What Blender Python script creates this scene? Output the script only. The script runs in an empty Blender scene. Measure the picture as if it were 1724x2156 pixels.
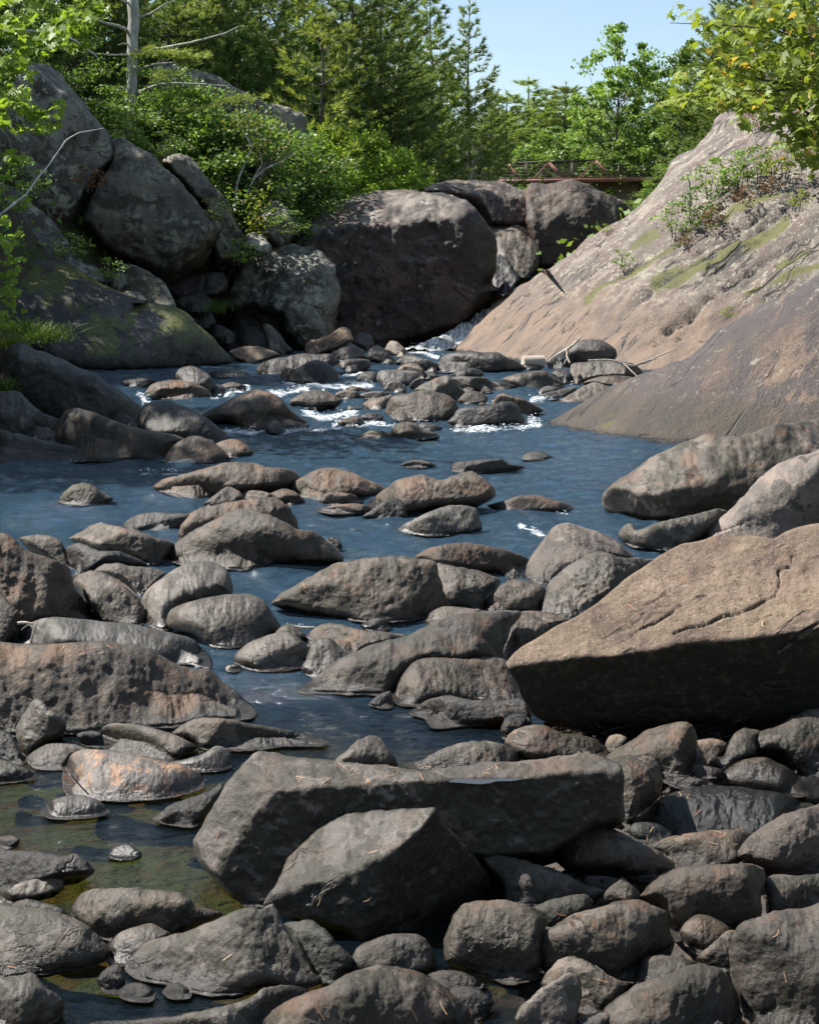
import bpy, math, random
import numpy as np
from mathutils import Vector
from mathutils.geometry import delaunay_2d_cdt

random.seed(7)
RNG = np.random.default_rng(11)
SC = bpy.context.scene
COL = SC.collection
rad = math.radians

# ------------------------------------------------------------------ camera
CAM_H = 2.6
PITCH = rad(10.0)
cam_d = bpy.data.cameras.new('camera')
cam_d.sensor_fit = 'VERTICAL'
cam_d.angle = rad(40.0)
cam_d.clip_end = 3000
cam = bpy.data.objects.new('camera', cam_d)
cam.location = (0, 0, CAM_H)
cam.rotation_euler = (rad(90) - PITCH, 0, 0)
COL.objects.link(cam)
SC.camera = cam

# ------------------------------------------------------------------ light
SUN_AZ, SUN_EL = -72.0, 50.0          # azimuth measured from the view direction (+Y), negative = left
SUN_STRENGTH, SKY_STRENGTH, EXPOSURE = 5.0, 0.07, 1.3
sd = Vector((math.sin(rad(SUN_AZ)) * math.cos(rad(SUN_EL)), math.cos(rad(SUN_AZ)) * math.cos(rad(SUN_EL)), math.sin(rad(SUN_EL))))
sun_l = bpy.data.lights.new('sun', 'SUN')
sun_l.energy = SUN_STRENGTH
sun_l.angle = rad(0.5)
sun_l.color = (1.0, 0.955, 0.88)
sun = bpy.data.objects.new('sun', sun_l)
sun.rotation_euler = sd.to_track_quat('Z', 'Y').to_euler()
COL.objects.link(sun)
W = bpy.data.worlds.new('World')
SC.world = W
W.use_nodes = True
nt = W.node_tree
bg = nt.nodes['Background']
sky = nt.nodes.new('ShaderNodeTexSky')
sky.sky_type = 'NISHITA'
sky.sun_disc = False
sky.sun_elevation = rad(SUN_EL)
sky.sun_rotation = rad(SUN_AZ)
sky.ozone_density = 1.0
sky.dust_density = 0.4
wtc = nt.nodes.new('ShaderNodeTexCoord'); wmp = nt.nodes.new('ShaderNodeMapping'); wmp.inputs['Scale'].default_value = (1.2, 1.2, 5.0)
wno = nt.nodes.new('ShaderNodeTexNoise'); wno.inputs['Scale'].default_value = 2.6; wno.inputs['Detail'].default_value = 7; wno.inputs['Roughness'].default_value = .6
nt.links.new(wtc.outputs['Generated'], wmp.inputs[0]); nt.links.new(wmp.outputs[0], wno.inputs['Vector'])
wmr = nt.nodes.new('ShaderNodeMapRange'); wmr.interpolation_type = 'SMOOTHSTEP'
wmr.inputs[1].default_value = .44; wmr.inputs[2].default_value = .78; wmr.inputs[3].default_value = .14; wmr.inputs[4].default_value = .5
nt.links.new(wno.outputs['Fac'], wmr.inputs[0])
wmx = nt.nodes.new('ShaderNodeMix'); wmx.data_type = 'RGBA'
nt.links.new(wmr.outputs[0], wmx.inputs[0]); nt.links.new(sky.outputs[0], wmx.inputs[6]); wmx.inputs[7].default_value = (4.4, 5.5, 5.6, 1)
nt.links.new(wmx.outputs[2], bg.inputs[0])
bg.inputs[1].default_value = SKY_STRENGTH
SC.view_settings.view_transform = 'Standard'
SC.view_settings.look = 'None'
SC.view_settings.exposure = EXPOSURE
SC.view_settings.gamma = 1.0

# ------------------------------------------------------------------ geometry of the view, used to place things in the world
F = 1078.0 / math.tan(rad(20.0))
SP, CP = math.sin(PITCH), math.cos(PITCH)
CAMP = np.array([0, 0, CAM_H])

def dirs(x, y):
    """ray directions (unit depth) for photo positions (1724 px wide frame)"""
    rx = (np.asarray(x, float) - 862.0) / F
    ry = (1078.0 - np.asarray(y, float)) / F
    return np.stack([rx, CP + ry * SP, -SP + ry * CP], -1)

def pt(x, y, d):
    return CAMP + np.asarray(d)[..., None] * dirs(x, y) if np.ndim(d) else CAMP + d * dirs(x, y)

def ground_d(y, g=0.0):
    """depth at which row y meets height g"""
    dz = SP - (1078.0 - np.asarray(y, float)) / F * CP
    return np.where(dz > 0.004, (CAM_H - g) / np.maximum(dz, 0.004), 1e4)

def on_ground(x, y, g=0.0):
    return pt(x, y, float(ground_d(y, g)))

TILES = {1: (0, 0, .5), 2: (862, 0, .5), 3: (0, 539, .5), 4: (862, 539, .5), 5: (0, 1078, .5), 6: (862, 1078, .5),
         7: (0, 1617, .5), 8: (862, 1617, .5), 'A': (431.2, 677.5, .25), 'B': (862.3, 677.5, .25), 'C': (1292.9, 1077.9, .25), 'D': (1292.9, 1478.3, .25),
         'E': (0, 1416.7, .25), 'F': (1016.3, 295.7, .25), 'P': (0, 0, 1.0)}

def trace(tile, s):
    ox, oy, k = TILES[tile]
    a = np.array([[float(v) for v in p.split(',')] for p in s.split()])
    return a * k + np.array([ox, oy])

# ------------------------------------------------------------------ noise
def _hash(ix, iy, iz, seed):
    with np.errstate(over='ignore'):
        h = (ix.astype(np.uint32) * np.uint32(374761393) + iy.astype(np.uint32) * np.uint32(668265263)
             + iz.astype(np.uint32) * np.uint32(2147483647) + np.uint32(seed * 144269 + 17))
        h = (h ^ (h >> np.uint32(13))) * np.uint32(1274126177)
        h = h ^ (h >> np.uint32(16))
    return h

def pnoise(p, seed=0):
    p = np.asarray(p, float)
    i = np.floor(p).astype(np.int64)
    f = p - i
    u = f * f * f * (f * (f * 6 - 15) + 10)
    out = 0
    for cx in (0, 1):
        for cy in (0, 1):
            for cz in (0, 1):
                h = _hash(i[:, 0] + cx, i[:, 1] + cy, i[:, 2] + cz, seed)
                g = np.stack([(h & 1023) / 511.5 - 1, ((h >> 10) & 1023) / 511.5 - 1, ((h >> 20) & 1023) / 511.5 - 1], -1)
                d = f - np.array([cx, cy, cz])
                w = (u[:, 0] if cx else 1 - u[:, 0]) * (u[:, 1] if cy else 1 - u[:, 1]) * (u[:, 2] if cz else 1 - u[:, 2])
                out = out + w * (g * d).sum(-1)
    return out

def fbm(p, octv=4, seed=0, gain=.5, ridged=False):
    a, s, out = 1.0, 1.0, 0
    for k in range(octv):
        n = pnoise(np.asarray(p) * s, seed + k)
        if ridged:
            n = .35 - np.abs(n) * 1.4
        out = out + a * n
        a *= gain
        s *= 2.03
    return out

# ------------------------------------------------------------------ mesh helpers
def mesh_np(name, verts, faces, mat=None, smooth=True):
    """faces: list of arrays, each (n, k)"""
    me = bpy.data.meshes.new(name)
    verts = np.asarray(verts, np.float32)
    fl = [np.asarray(f, np.int32) for f in faces if len(f)]
    tot = sum(len(f) for f in fl)
    loops = np.concatenate([f.ravel() for f in fl])
    sizes = np.concatenate([np.full(len(f), f.shape[1], np.int32) for f in fl])
    starts = np.concatenate([[0], np.cumsum(sizes)[:-1]]).astype(np.int32)
    me.vertices.add(len(verts)); me.vertices.foreach_set('co', verts.ravel())
    me.loops.add(len(loops)); me.loops.foreach_set('vertex_index', loops)
    me.polygons.add(tot); me.polygons.foreach_set('loop_start', starts)
    try:
        me.polygons.foreach_set('loop_total', sizes)
    except Exception:
        pass
    me.update(calc_edges=True)
    me.validate()
    if smooth:
        me.polygons.foreach_set('use_smooth', np.ones(len(me.polygons), bool))
    if mat is not None:
        me.materials.append(mat)
    return me

def link(name, me, parent=None, loc=None, label=None, cat=None, group=None, kind=None):
    o = bpy.data.objects.new(name, me)
    COL.objects.link(o)
    if parent is not None:
        o.parent = parent
    if loc is not None:
        o.location = loc
    for k, v in (('label', label), ('category', cat), ('group', group), ('kind', kind)):
        if v:
            o[k] = v
    return o

def empty(name, loc, label, cat, group=None):
    return link(name, None, None, loc, label, cat, group)

def tubes(paths, sides=6):
    """paths: list of (points Nx3, radii N) -> verts, quads"""
    V, Q, off = [], [], 0
    for P_, R_ in paths:
        P_ = np.asarray(P_, float); R_ = np.asarray(R_, float)
        n = len(P_)
        T = np.gradient(P_, axis=0)
        T /= np.linalg.norm(T, axis=1)[:, None] + 1e-9
        ref = np.where(np.abs(T[:, 2:3]) > .9, np.array([[1., 0, 0]]), np.array([[0, 0, 1.]]))
        A = np.cross(T, ref); A /= np.linalg.norm(A, axis=1)[:, None] + 1e-9
        B = np.cross(T, A)
        th = np.arange(sides) * 2 * math.pi / sides
        ring = P_[:, None] + R_[:, None, None] * (np.cos(th)[None, :, None] * A[:, None] + np.sin(th)[None, :, None] * B[:, None])
        V.append(ring.reshape(-1, 3))
        i = np.arange(n - 1)[:, None] * sides; j = np.arange(sides)[None]
        j2 = (j + 1) % sides
        Q.append(np.stack([i + j, i + j2, i + sides + j2, i + sides + j], -1).reshape(-1, 4) + off)
        Q.append(np.array([[off + 0, off + 1, off + 2, off + 3][:4]]) if sides == 4 else np.empty((0, 4), int))
        off += n * sides
    return np.concatenate(V), np.concatenate([q for q in Q if len(q)])

# ------------------------------------------------------------------ materials
def ramp(nt_, fac, p0, p1, c0=(0, 0, 0, 1), c1=(1, 1, 1, 1)):
    r = nt_.nodes.new('ShaderNodeValToRGB')
    r.color_ramp.elements[0].position = p0; r.color_ramp.elements[1].position = p1
    r.color_ramp.elements[0].color = c0; r.color_ramp.elements[1].color = c1
    nt_.links.new(fac, r.inputs[0])
    return r.outputs[0]

class NB:
    """small node-building helper"""
    def __init__(s, name):
        s.m = bpy.data.materials.new(name); s.m.use_nodes = True
        s.nt = s.m.node_tree; s.n = s.nt.nodes; s.l = s.nt.links
        s.bsdf = s.n['Principled BSDF']; s.out = s.n['Material Output']
    def lk(s, a, b): s.l.new(a, b)
    def val(s, sock, v):
        if hasattr(v, 'links') or hasattr(v, 'is_linked'): s.l.new(v, sock)
        else: sock.default_value = v
    def noise(s, vec, scale, detail=5, rough=.6, dist=0.):
        n = s.n.new('ShaderNodeTexNoise'); s.lk(vec, n.inputs['Vector'])
        n.inputs['Scale'].default_value = scale; n.inputs['Detail'].default_value = detail
        n.inputs['Roughness'].default_value = rough; n.inputs['Distortion'].default_value = dist
        return n.outputs['Fac']
    def math(s, op, a, b=0., c=False):
        n = s.n.new('ShaderNodeMath'); n.operation = op; n.use_clamp = c
        s.val(n.inputs[0], a); s.val(n.inputs[1], b)
        return n.outputs[0]
    def mix(s, fac, a, b, mode='MIX'):
        n = s.n.new('ShaderNodeMix'); n.data_type = 'RGBA'; n.blend_type = mode
        s.val(n.inputs[0], fac); s.val(n.inputs[6], a); s.val(n.inputs[7], b)
        return n.outputs[2]
    def step(s, fac, a, b):
        n = s.n.new('ShaderNodeMapRange'); n.interpolation_type = 'SMOOTHSTEP'
        s.val(n.inputs[0], fac); n.inputs[1].default_value = a; n.inputs[2].default_value = b
        return n.outputs[0]
    def mapping(s, vec, scale=(1, 1, 1), rot=(0, 0, 0)):
        n = s.n.new('ShaderNodeMapping'); s.lk(vec, n.inputs[0])
        n.inputs['Scale'].default_value = scale; n.inputs['Rotation'].default_value = rot
        return n.outputs[0]

def C4(c): return (c[0], c[1], c[2], 1)

def rock_mat(name, A, B, stain, stain_amt, s=1.0, under=None, under_t=.22, low=None, top=None, top_amt=.5, speck=.25, moss=None, moss_amt=0., lichen=None, lichen_amt=0.,
             rough=.6, bump=.5, wet=True, streak=None, axes=None, lines=0., iso=False, cracks=.0, crack_scale=1.0, fine=1.0):
    b = NB(name)
    tc = b.n.new('ShaderNodeTexCoord'); oi = b.n.new('ShaderNodeObjectInfo'); geo = b.n.new('ShaderNodeNewGeometry')
    off = b.n.new('ShaderNodeVectorMath'); off.operation = 'MULTIPLY_ADD'
    comb = b.n.new('ShaderNodeCombineXYZ')
    for k in range(3): b.lk(oi.outputs['Random'], comb.inputs[k])
    b.lk(comb.outputs[0], off.inputs[0]); off.inputs[1].default_value = (37, 91, 53); b.lk(tc.outputs['Object'], off.inputs[2])
    V = off.outputs[0]
    if axes:
        cx = b.n.new('ShaderNodeCombineXYZ')
        for k in range(3):
            dt = b.n.new('ShaderNodeVectorMath'); dt.operation = 'DOT_PRODUCT'; b.lk(V, dt.inputs[0])
            dt.inputs[1].default_value = tuple(np.array(axes[k]) * axes[3][k]); b.lk(dt.outputs['Value'], cx.inputs[k])
        V2 = cx.outputs[0]
    elif streak:
        V2 = b.mapping(V, streak[0], streak[1])
    else:
        V2 = V
    n1 = b.noise(V2, 2.2 * s, 9, .68, .3)
    col = b.mix(b.step(n1, .38, .62), C4([v * 1.12 for v in A]), C4([v * .82 for v in B]))
    nl = b.noise(V, .55 * s, 4, .6, .5)
    col = b.mix(b.math('MULTIPLY', b.step(nl, .42, .60), .7), col, C4([v * .5 for v in B]))
    # stains with crisp edges
    n2 = b.noise(V2, 2.9 * s, 7, .62, .7)
    thr = .62 - .22 * stain_amt
    col = b.mix(b.math('MULTIPLY', b.step(n2, thr, thr + .03), .9), col, C4(stain))
    # rusty silt on upward faces
    sep = b.n.new('ShaderNodeSeparateXYZ'); b.lk(geo.outputs['Normal'], sep.inputs[0])
    if top:
        n4 = b.noise(V, 1.7 * s, 8, .66, .3)
        up = b.step(sep.outputs[2], .25, .85)
        f = b.math('MULTIPLY', b.math('MULTIPLY', up, b.step(n4, .56 - .2 * top_amt, .66 - .1 * top_amt)), .8)
        col = b.mix(f, col, C4(top))
    if lichen:
        n5 = b.noise(V, 5.5 * s * (2.2 if lines else 1.), 8, .7, .4)
        n6 = b.noise(V, .9 * s, 3, .5)
        t = .66 - .2 * lichen_amt
        f = b.math('MULTIPLY', b.step(n5, t, t + .05), b.step(n6, .36, .52))
        col = b.mix(b.math('MULTIPLY', f, .85), col, C4(lichen))
        if lines > .92:
            fk = b.math('MULTIPLY', b.step(b.noise(V, 15, 3, .6), .62, .67), b.step(b.noise(V, .7, 3, .5), .40, .52))
            col = b.mix(b.math('MULTIPLY', fk, .8), col, C4([v * 1.25 for v in lichen]))
            dk = b.math('MULTIPLY', b.step(b.noise(V2, 2.2, 6, .7, .6), .60, .70), .5)
            col = b.mix(dk, col, C4([v * .42 for v in B]))
    if moss:
        n7 = b.noise(b.mapping(V, (1, .55, 1)), .8 * s, 6, .62, .5)
        t = .64 - .22 * moss_amt
        up = b.step(sep.outputs[2], .15, .7)
        n8 = b.noise(V, 14 * s, 4, .6)
        f = b.math('MULTIPLY', b.step(n7, t, t + .05), up)
        f = b.math('MULTIPLY', f, b.step(n8, .3, .5))
        col = b.mix(f, col, b.mix(n8, C4([v * .6 for v in moss]), C4([v * 1.5 for v in moss])))
    else:
        f = None
    # mineral grain
    g = b.noise(V, 46 * s * fine, 3, .7)
    col = b.mix(b.math('MULTIPLY', b.step(g, .57, .72), speck), col, C4([min(1, v * 2.6 + .06) for v in A]))
    g2 = b.noise(V, 30 * s * fine, 4, .7)
    col = b.mix(b.math('MULTIPLY', b.step(g2, .54, .66), .75), col, C4([v * .30 for v in B]))
    if low:
        spz = b.n.new('ShaderNodeSeparateXYZ'); b.lk(geo.outputs['Position'], spz.inputs[0])
        hz = b.math('ADD', spz.outputs[2], b.math('MULTIPLY', b.math('SUBTRACT', b.noise(V2, .9, 6, .65, .4), .5), low[4]))
        lf = b.math('SUBTRACT', 1., b.step(hz, low[2], low[3]))
        lowc = b.mix(b.step(b.noise(V2, 1.6, 8, .68, .3), .38, .62), C4(low[0]), C4(low[1]))
        col = b.mix(b.math('MULTIPLY', lf, .88), col, lowc)
    if under:  # dark moss and algae, with shade painted in, on steep and overhanging faces
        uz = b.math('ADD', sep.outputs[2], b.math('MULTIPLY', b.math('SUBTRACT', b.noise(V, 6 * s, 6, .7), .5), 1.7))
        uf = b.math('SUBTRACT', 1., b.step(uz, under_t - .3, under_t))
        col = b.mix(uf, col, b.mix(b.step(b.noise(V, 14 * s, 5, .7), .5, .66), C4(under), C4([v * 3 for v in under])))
    if lines:
        am = b.n.new('ShaderNodeAttribute'); am.attribute_name = 'mossband'
        mn = b.noise(V, 2.4 * s, 6, .65); mn2 = b.noise(V, 30 * s, 4, .65)
        mf = b.step(b.math('ADD', am.outputs['Fac'], b.math('MULTIPLY', b.math('SUBTRACT', mn, .5), 2.4)), .42, .62)
        col = b.mix(mf, col, b.mix(mn2, (.055, .06, .012, 1), (.17, .18, .03, 1)))
        ac = b.n.new('ShaderNodeAttribute'); ac.attribute_name = 'crackline'
        col = b.mix(b.math('MULTIPLY', b.step(ac.outputs['Fac'], .3, .75), .9), col, (.02, .017, .014, 1))
    # per-rock tone
    tone = b.math('MULTIPLY_ADD', oi.outputs['Random'], .30); tone.node.inputs[2].default_value = .40
    col = b.mix(1.0, col, tone, 'MULTIPLY')
    hue = b.math('FRACT', b.math('MULTIPLY', oi.outputs['Random'], 7.31))
    col = b.mix(1.0, col, b.mix(hue, (1.09, .99, .88, 1), (.97, .99, 1.02, 1)), 'MULTIPLY')
    hsum = b.math('ADD', b.math('MULTIPLY', b.noise(V if iso else V2, 5 * s, 10, .66), 1.0), b.math('MULTIPLY', b.noise(V, 26 * s * fine, 8, .72), .42))
    if not lines:
        cn = b.noise(V, .85 * s, 5, .55, .5)
        cmk = b.step(b.noise(V, .8 * s, 2, .5), .50, .58)
        cf = b.math('MULTIPLY', b.math('SUBTRACT', 1., b.step(b.math('ABSOLUTE', b.math('SUBTRACT', cn, .5)), .002, .0075)), cmk)
        col = b.mix(b.math('MULTIPLY', cf, .8), col, C4([v * .15 for v in B]))
        hsum = b.math('SUBTRACT', hsum, b.math('MULTIPLY', cf, .5))
    if cracks:
        cv = b.mix(.12, V2, b.noise(V, 3 * s, 4, .6))
        vo = b.n.new('ShaderNodeTexVoronoi'); vo.feature = 'DISTANCE_TO_EDGE'; b.lk(cv, vo.inputs['Vector']); vo.inputs['Scale'].default_value = crack_scale
        cm = b.step(b.noise(V, 1.2 * s, 3, .5), .44, .58)
        ck = b.math('MULTIPLY', b.math('SUBTRACT', 1., b.step(vo.outputs['Distance'], .0, .035)), cm)
        col = b.mix(b.math('MULTIPLY', ck, cracks), col, C4([v * .12 for v in B]))
        hsum = b.math('SUBTRACT', hsum, b.math('MULTIPLY', ck, .5))
    if lines:
        for sc_, wd_, of_ in ((.9 * s, .011, 0.), (2.6 * s, .012, 5.)):
            ln = b.noise(b.mapping(V2, (.4, 1, 1)), sc_, 3, .5, .15)
            msk = b.step(b.noise(V, 1.1 * s, 4, .6), .50, .56)
            lf_ = b.math('MULTIPLY', b.math('SUBTRACT', 1., b.step(b.math('ABSOLUTE', b.math('SUBTRACT', ln, .5)), wd_ * .4, wd_)), msk)
            col = b.mix(b.math('MULTIPLY', lf_, lines), col, C4([v * .14 for v in B]))
            hsum = b.math('SUBTRACT', hsum, b.math('MULTIPLY', lf_, .45))
    rgh = rough
    if wet:
        sp = b.n.new('ShaderNodeSeparateXYZ'); b.lk(geo.outputs['Position'], sp.inputs[0])
        hz = b.math('SUBTRACT', sp.outputs[2], b.math('MULTIPLY', b.noise(V, 6, 3, .6), .12))
        w = b.math('SUBTRACT', 1., b.step(hz, -.035, .02))
        col = b.mix(w, col, b.mix(1., col, (.28, .27, .26, 1), 'MULTIPLY'))
        rgh = b.math('SUBTRACT', rough, b.math('MULTIPLY', w, rough - .26))
    b.lk(col, b.bsdf.inputs['Base Color'])
    b.val(b.bsdf.inputs['Roughness'], rgh)
    b.bsdf.inputs['Specular IOR Level'].default_value = .45
    bp = b.n.new('ShaderNodeBump'); bp.inputs['Strength'].default_value = min(1, bump * 1.7); bp.inputs['Distance'].default_value = .042 / s
    b.lk(hsum, bp.inputs['Height']); b.lk(bp.outputs[0], b.bsdf.inputs['Normal'])
    return b.m

RUST = (.17, .09, .05); OLIVE = (.045, .04, .024)
M = {}
M['grey'] = rock_mat('grey river rock', (.178, .156, .138), (.125, .108, .094), OLIVE, .62, s=2.6, top=(.14, .10, .07), top_amt=.25)
M['block'] = rock_mat('grey rock with mossy steep faces', (.205, .178, .158), (.135, .116, .10), OLIVE, .62, s=2.4, under=(.035, .032, .022), under_t=.36, top=(.15, .10, .07), top_amt=.3)  # dark steep faces: moss colour with their shade painted in
M['plain'] = rock_mat('smooth grey rock', (.165, .150, .138), (.12, .108, .099), (.055, .048, .034), .5, s=2.2, speck=.15, bump=.3)
M['gbrown'] = rock_mat('brown grey rock', (.18, .148, .12), (.115, .095, .076), OLIVE, .6, s=2.0, top=RUST, top_amt=.25)
M['brown'] = rock_mat('rusty brown rock', (.135, .098, .07), (.08, .06, .045), (.04, .033, .02), .45, s=1.5, top=(.185, .10, .05), top_amt=.5)
M['dark'] = rock_mat('dark wet rock', (.062, .052, .045), (.034, .029, .026), (.02, .018, .015), .3, s=1.2, top=(.07, .05, .04), top_amt=.3, rough=.5)
M['pink'] = rock_mat('pinkish grey rock', (.25, .20, .17), (.17, .145, .13), (.06, .05, .04), .22, s=1.3, lichen=(.34, .32, .29), lichen_amt=.2)
M['orange'] = rock_mat('grey rock with orange scale', (.16, .15, .15), (.115, .108, .11), (.34, .21, .12), .0, s=2.4, lichen=(.36, .22, .13), lichen_amt=.75, speck=.2, bump=.35)
M['slab'] = rock_mat('tan slab rock', (.45, .345, .27), (.30, .22, .175), (.34, .23, .16), .25, under=(.05, .044, .032), s=1.3, speck=.5, rough=.85, bump=.7, cracks=.0,  # overhangs coloured near black for algae and for shade
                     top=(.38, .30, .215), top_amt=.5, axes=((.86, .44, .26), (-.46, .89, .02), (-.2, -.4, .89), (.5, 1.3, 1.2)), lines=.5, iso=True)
M['olive'] = rock_mat('olive black rock', (.075, .075, .06), (.05, .05, .04), (.12, .12, .105), .1, s=2.0, speck=.3)
M['moss'] = rock_mat('mossy bedrock', (.15, .135, .125), (.095, .087, .08), (.05, .045, .034), .35, s=.8, moss=(.17, .20, .022), moss_amt=.8,
                     lichen=(.27, .27, .22), lichen_amt=.35, rough=.5)
M['wetmoss'] = rock_mat('wet mossy stone', (.12, .09, .065), (.075, .06, .045), OLIVE, .5, s=1.5, moss=(.06, .062, .014), moss_amt=.8)
M['lichen'] = rock_mat('lichen covered boulder', (.30, .29, .25), (.18, .17, .15), (.07, .052, .03), .4, s=.55, lichen=(.50, .54, .43), lichen_amt=.72,
                       moss=(.05, .045, .012), moss_amt=.2, fine=1.5, wet=False, bump=.6)
M['big'] = rock_mat('dark red boulder', (.15, .09, .066), (.08, .053, .042), (.03, .024, .02), .25, s=.5, lichen=(.46, .45, .37), lichen_amt=.34,
                    top=(.36, .31, .25), top_amt=.45, fine=1.5, bump=.6)
def dip_axes(n, sc):
    n = unit0(n); u = np.array([0, 0, 1.]) - n[2] * n; u = unit0(u); v = np.cross(n, u)
    return (u, v, n, sc)
def unit0(v):
    v = np.asarray(v, float); return v / np.linalg.norm(v)
M['bed'] = rock_mat('pale bedrock slope', (.29, .255, .225), (.165, .14, .125), (.13, .095, .085), .6, s=.42, lichen=(.42, .42, .34), lichen_amt=.62,
                    axes=dip_axes((-.56, -.25, .79), (.45, 1.4, 1.)), low=((.26, .185, .135), (.15, .115, .095), .9, 2.3, 2.0), lines=.95, fine=1.6, bump=1.0, iso=True)
M['lobe'] = rock_mat('smooth bedrock slope', (.29, .20, .14), (.15, .115, .10), (.072, .06, .064), .75, s=.5, lichen=(.36, .34, .29), lichen_amt=.4, rough=.5,
                     axes=dip_axes((-.42, -.4, .8), (.55, 1.3, 1.)), low=((.085, .062, .04), (.045, .038, .026), .35, .8, .5), lines=.5, fine=1.6, bump=.6, iso=True)

# ------------------------------------------------------------------ rocks
ROCKS = []

def inside(poly, q):
    x, y = q[:, 0], q[:, 1]
    c = np.zeros(len(q), bool)
    n = len(poly)
    for i in range(n):
        x0, y0 = poly[i - 1]; x1, y1 = poly[i]
        if y0 == y1: continue
        m = ((y0 > y) != (y1 > y)) & (x < (x1 - x0) * (y - y0) / (y1 - y0) + x0)
        c ^= m
    return c

def resample(P_, stepn, ang):
    n = len(P_)
    out = []
    for i in range(n):
        p0, p1, p2, p3 = P_[i - 1], P_[i], P_[(i + 1) % n], P_[(i + 2) % n]
        L = np.linalg.norm(p2 - p1)
        k = max(1, int(round(L / stepn)))
        t = (np.arange(k) / k)[:, None]
        m1 = (p2 - p0) * .5; m2 = (p3 - p1) * .5
        for m in (m1, m2):
            lm = np.linalg.norm(m)
            if lm > L: m *= L / lm
        sp = (2 * t**3 - 3 * t**2 + 1) * p1 + (t**3 - 2 * t**2 + t) * m1 + (-2 * t**3 + 3 * t**2) * p2 + (t**3 - t**2) * m2
        ln = p1 + (p2 - p1) * t
        out.append(sp + (ln - sp) * (ang * .5))
    return np.concatenate(out)

def unit(v):
    v = np.asarray(v, float)
    return v / (np.linalg.norm(v, axis=-1, keepdims=True) + 1e-12)

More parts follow.
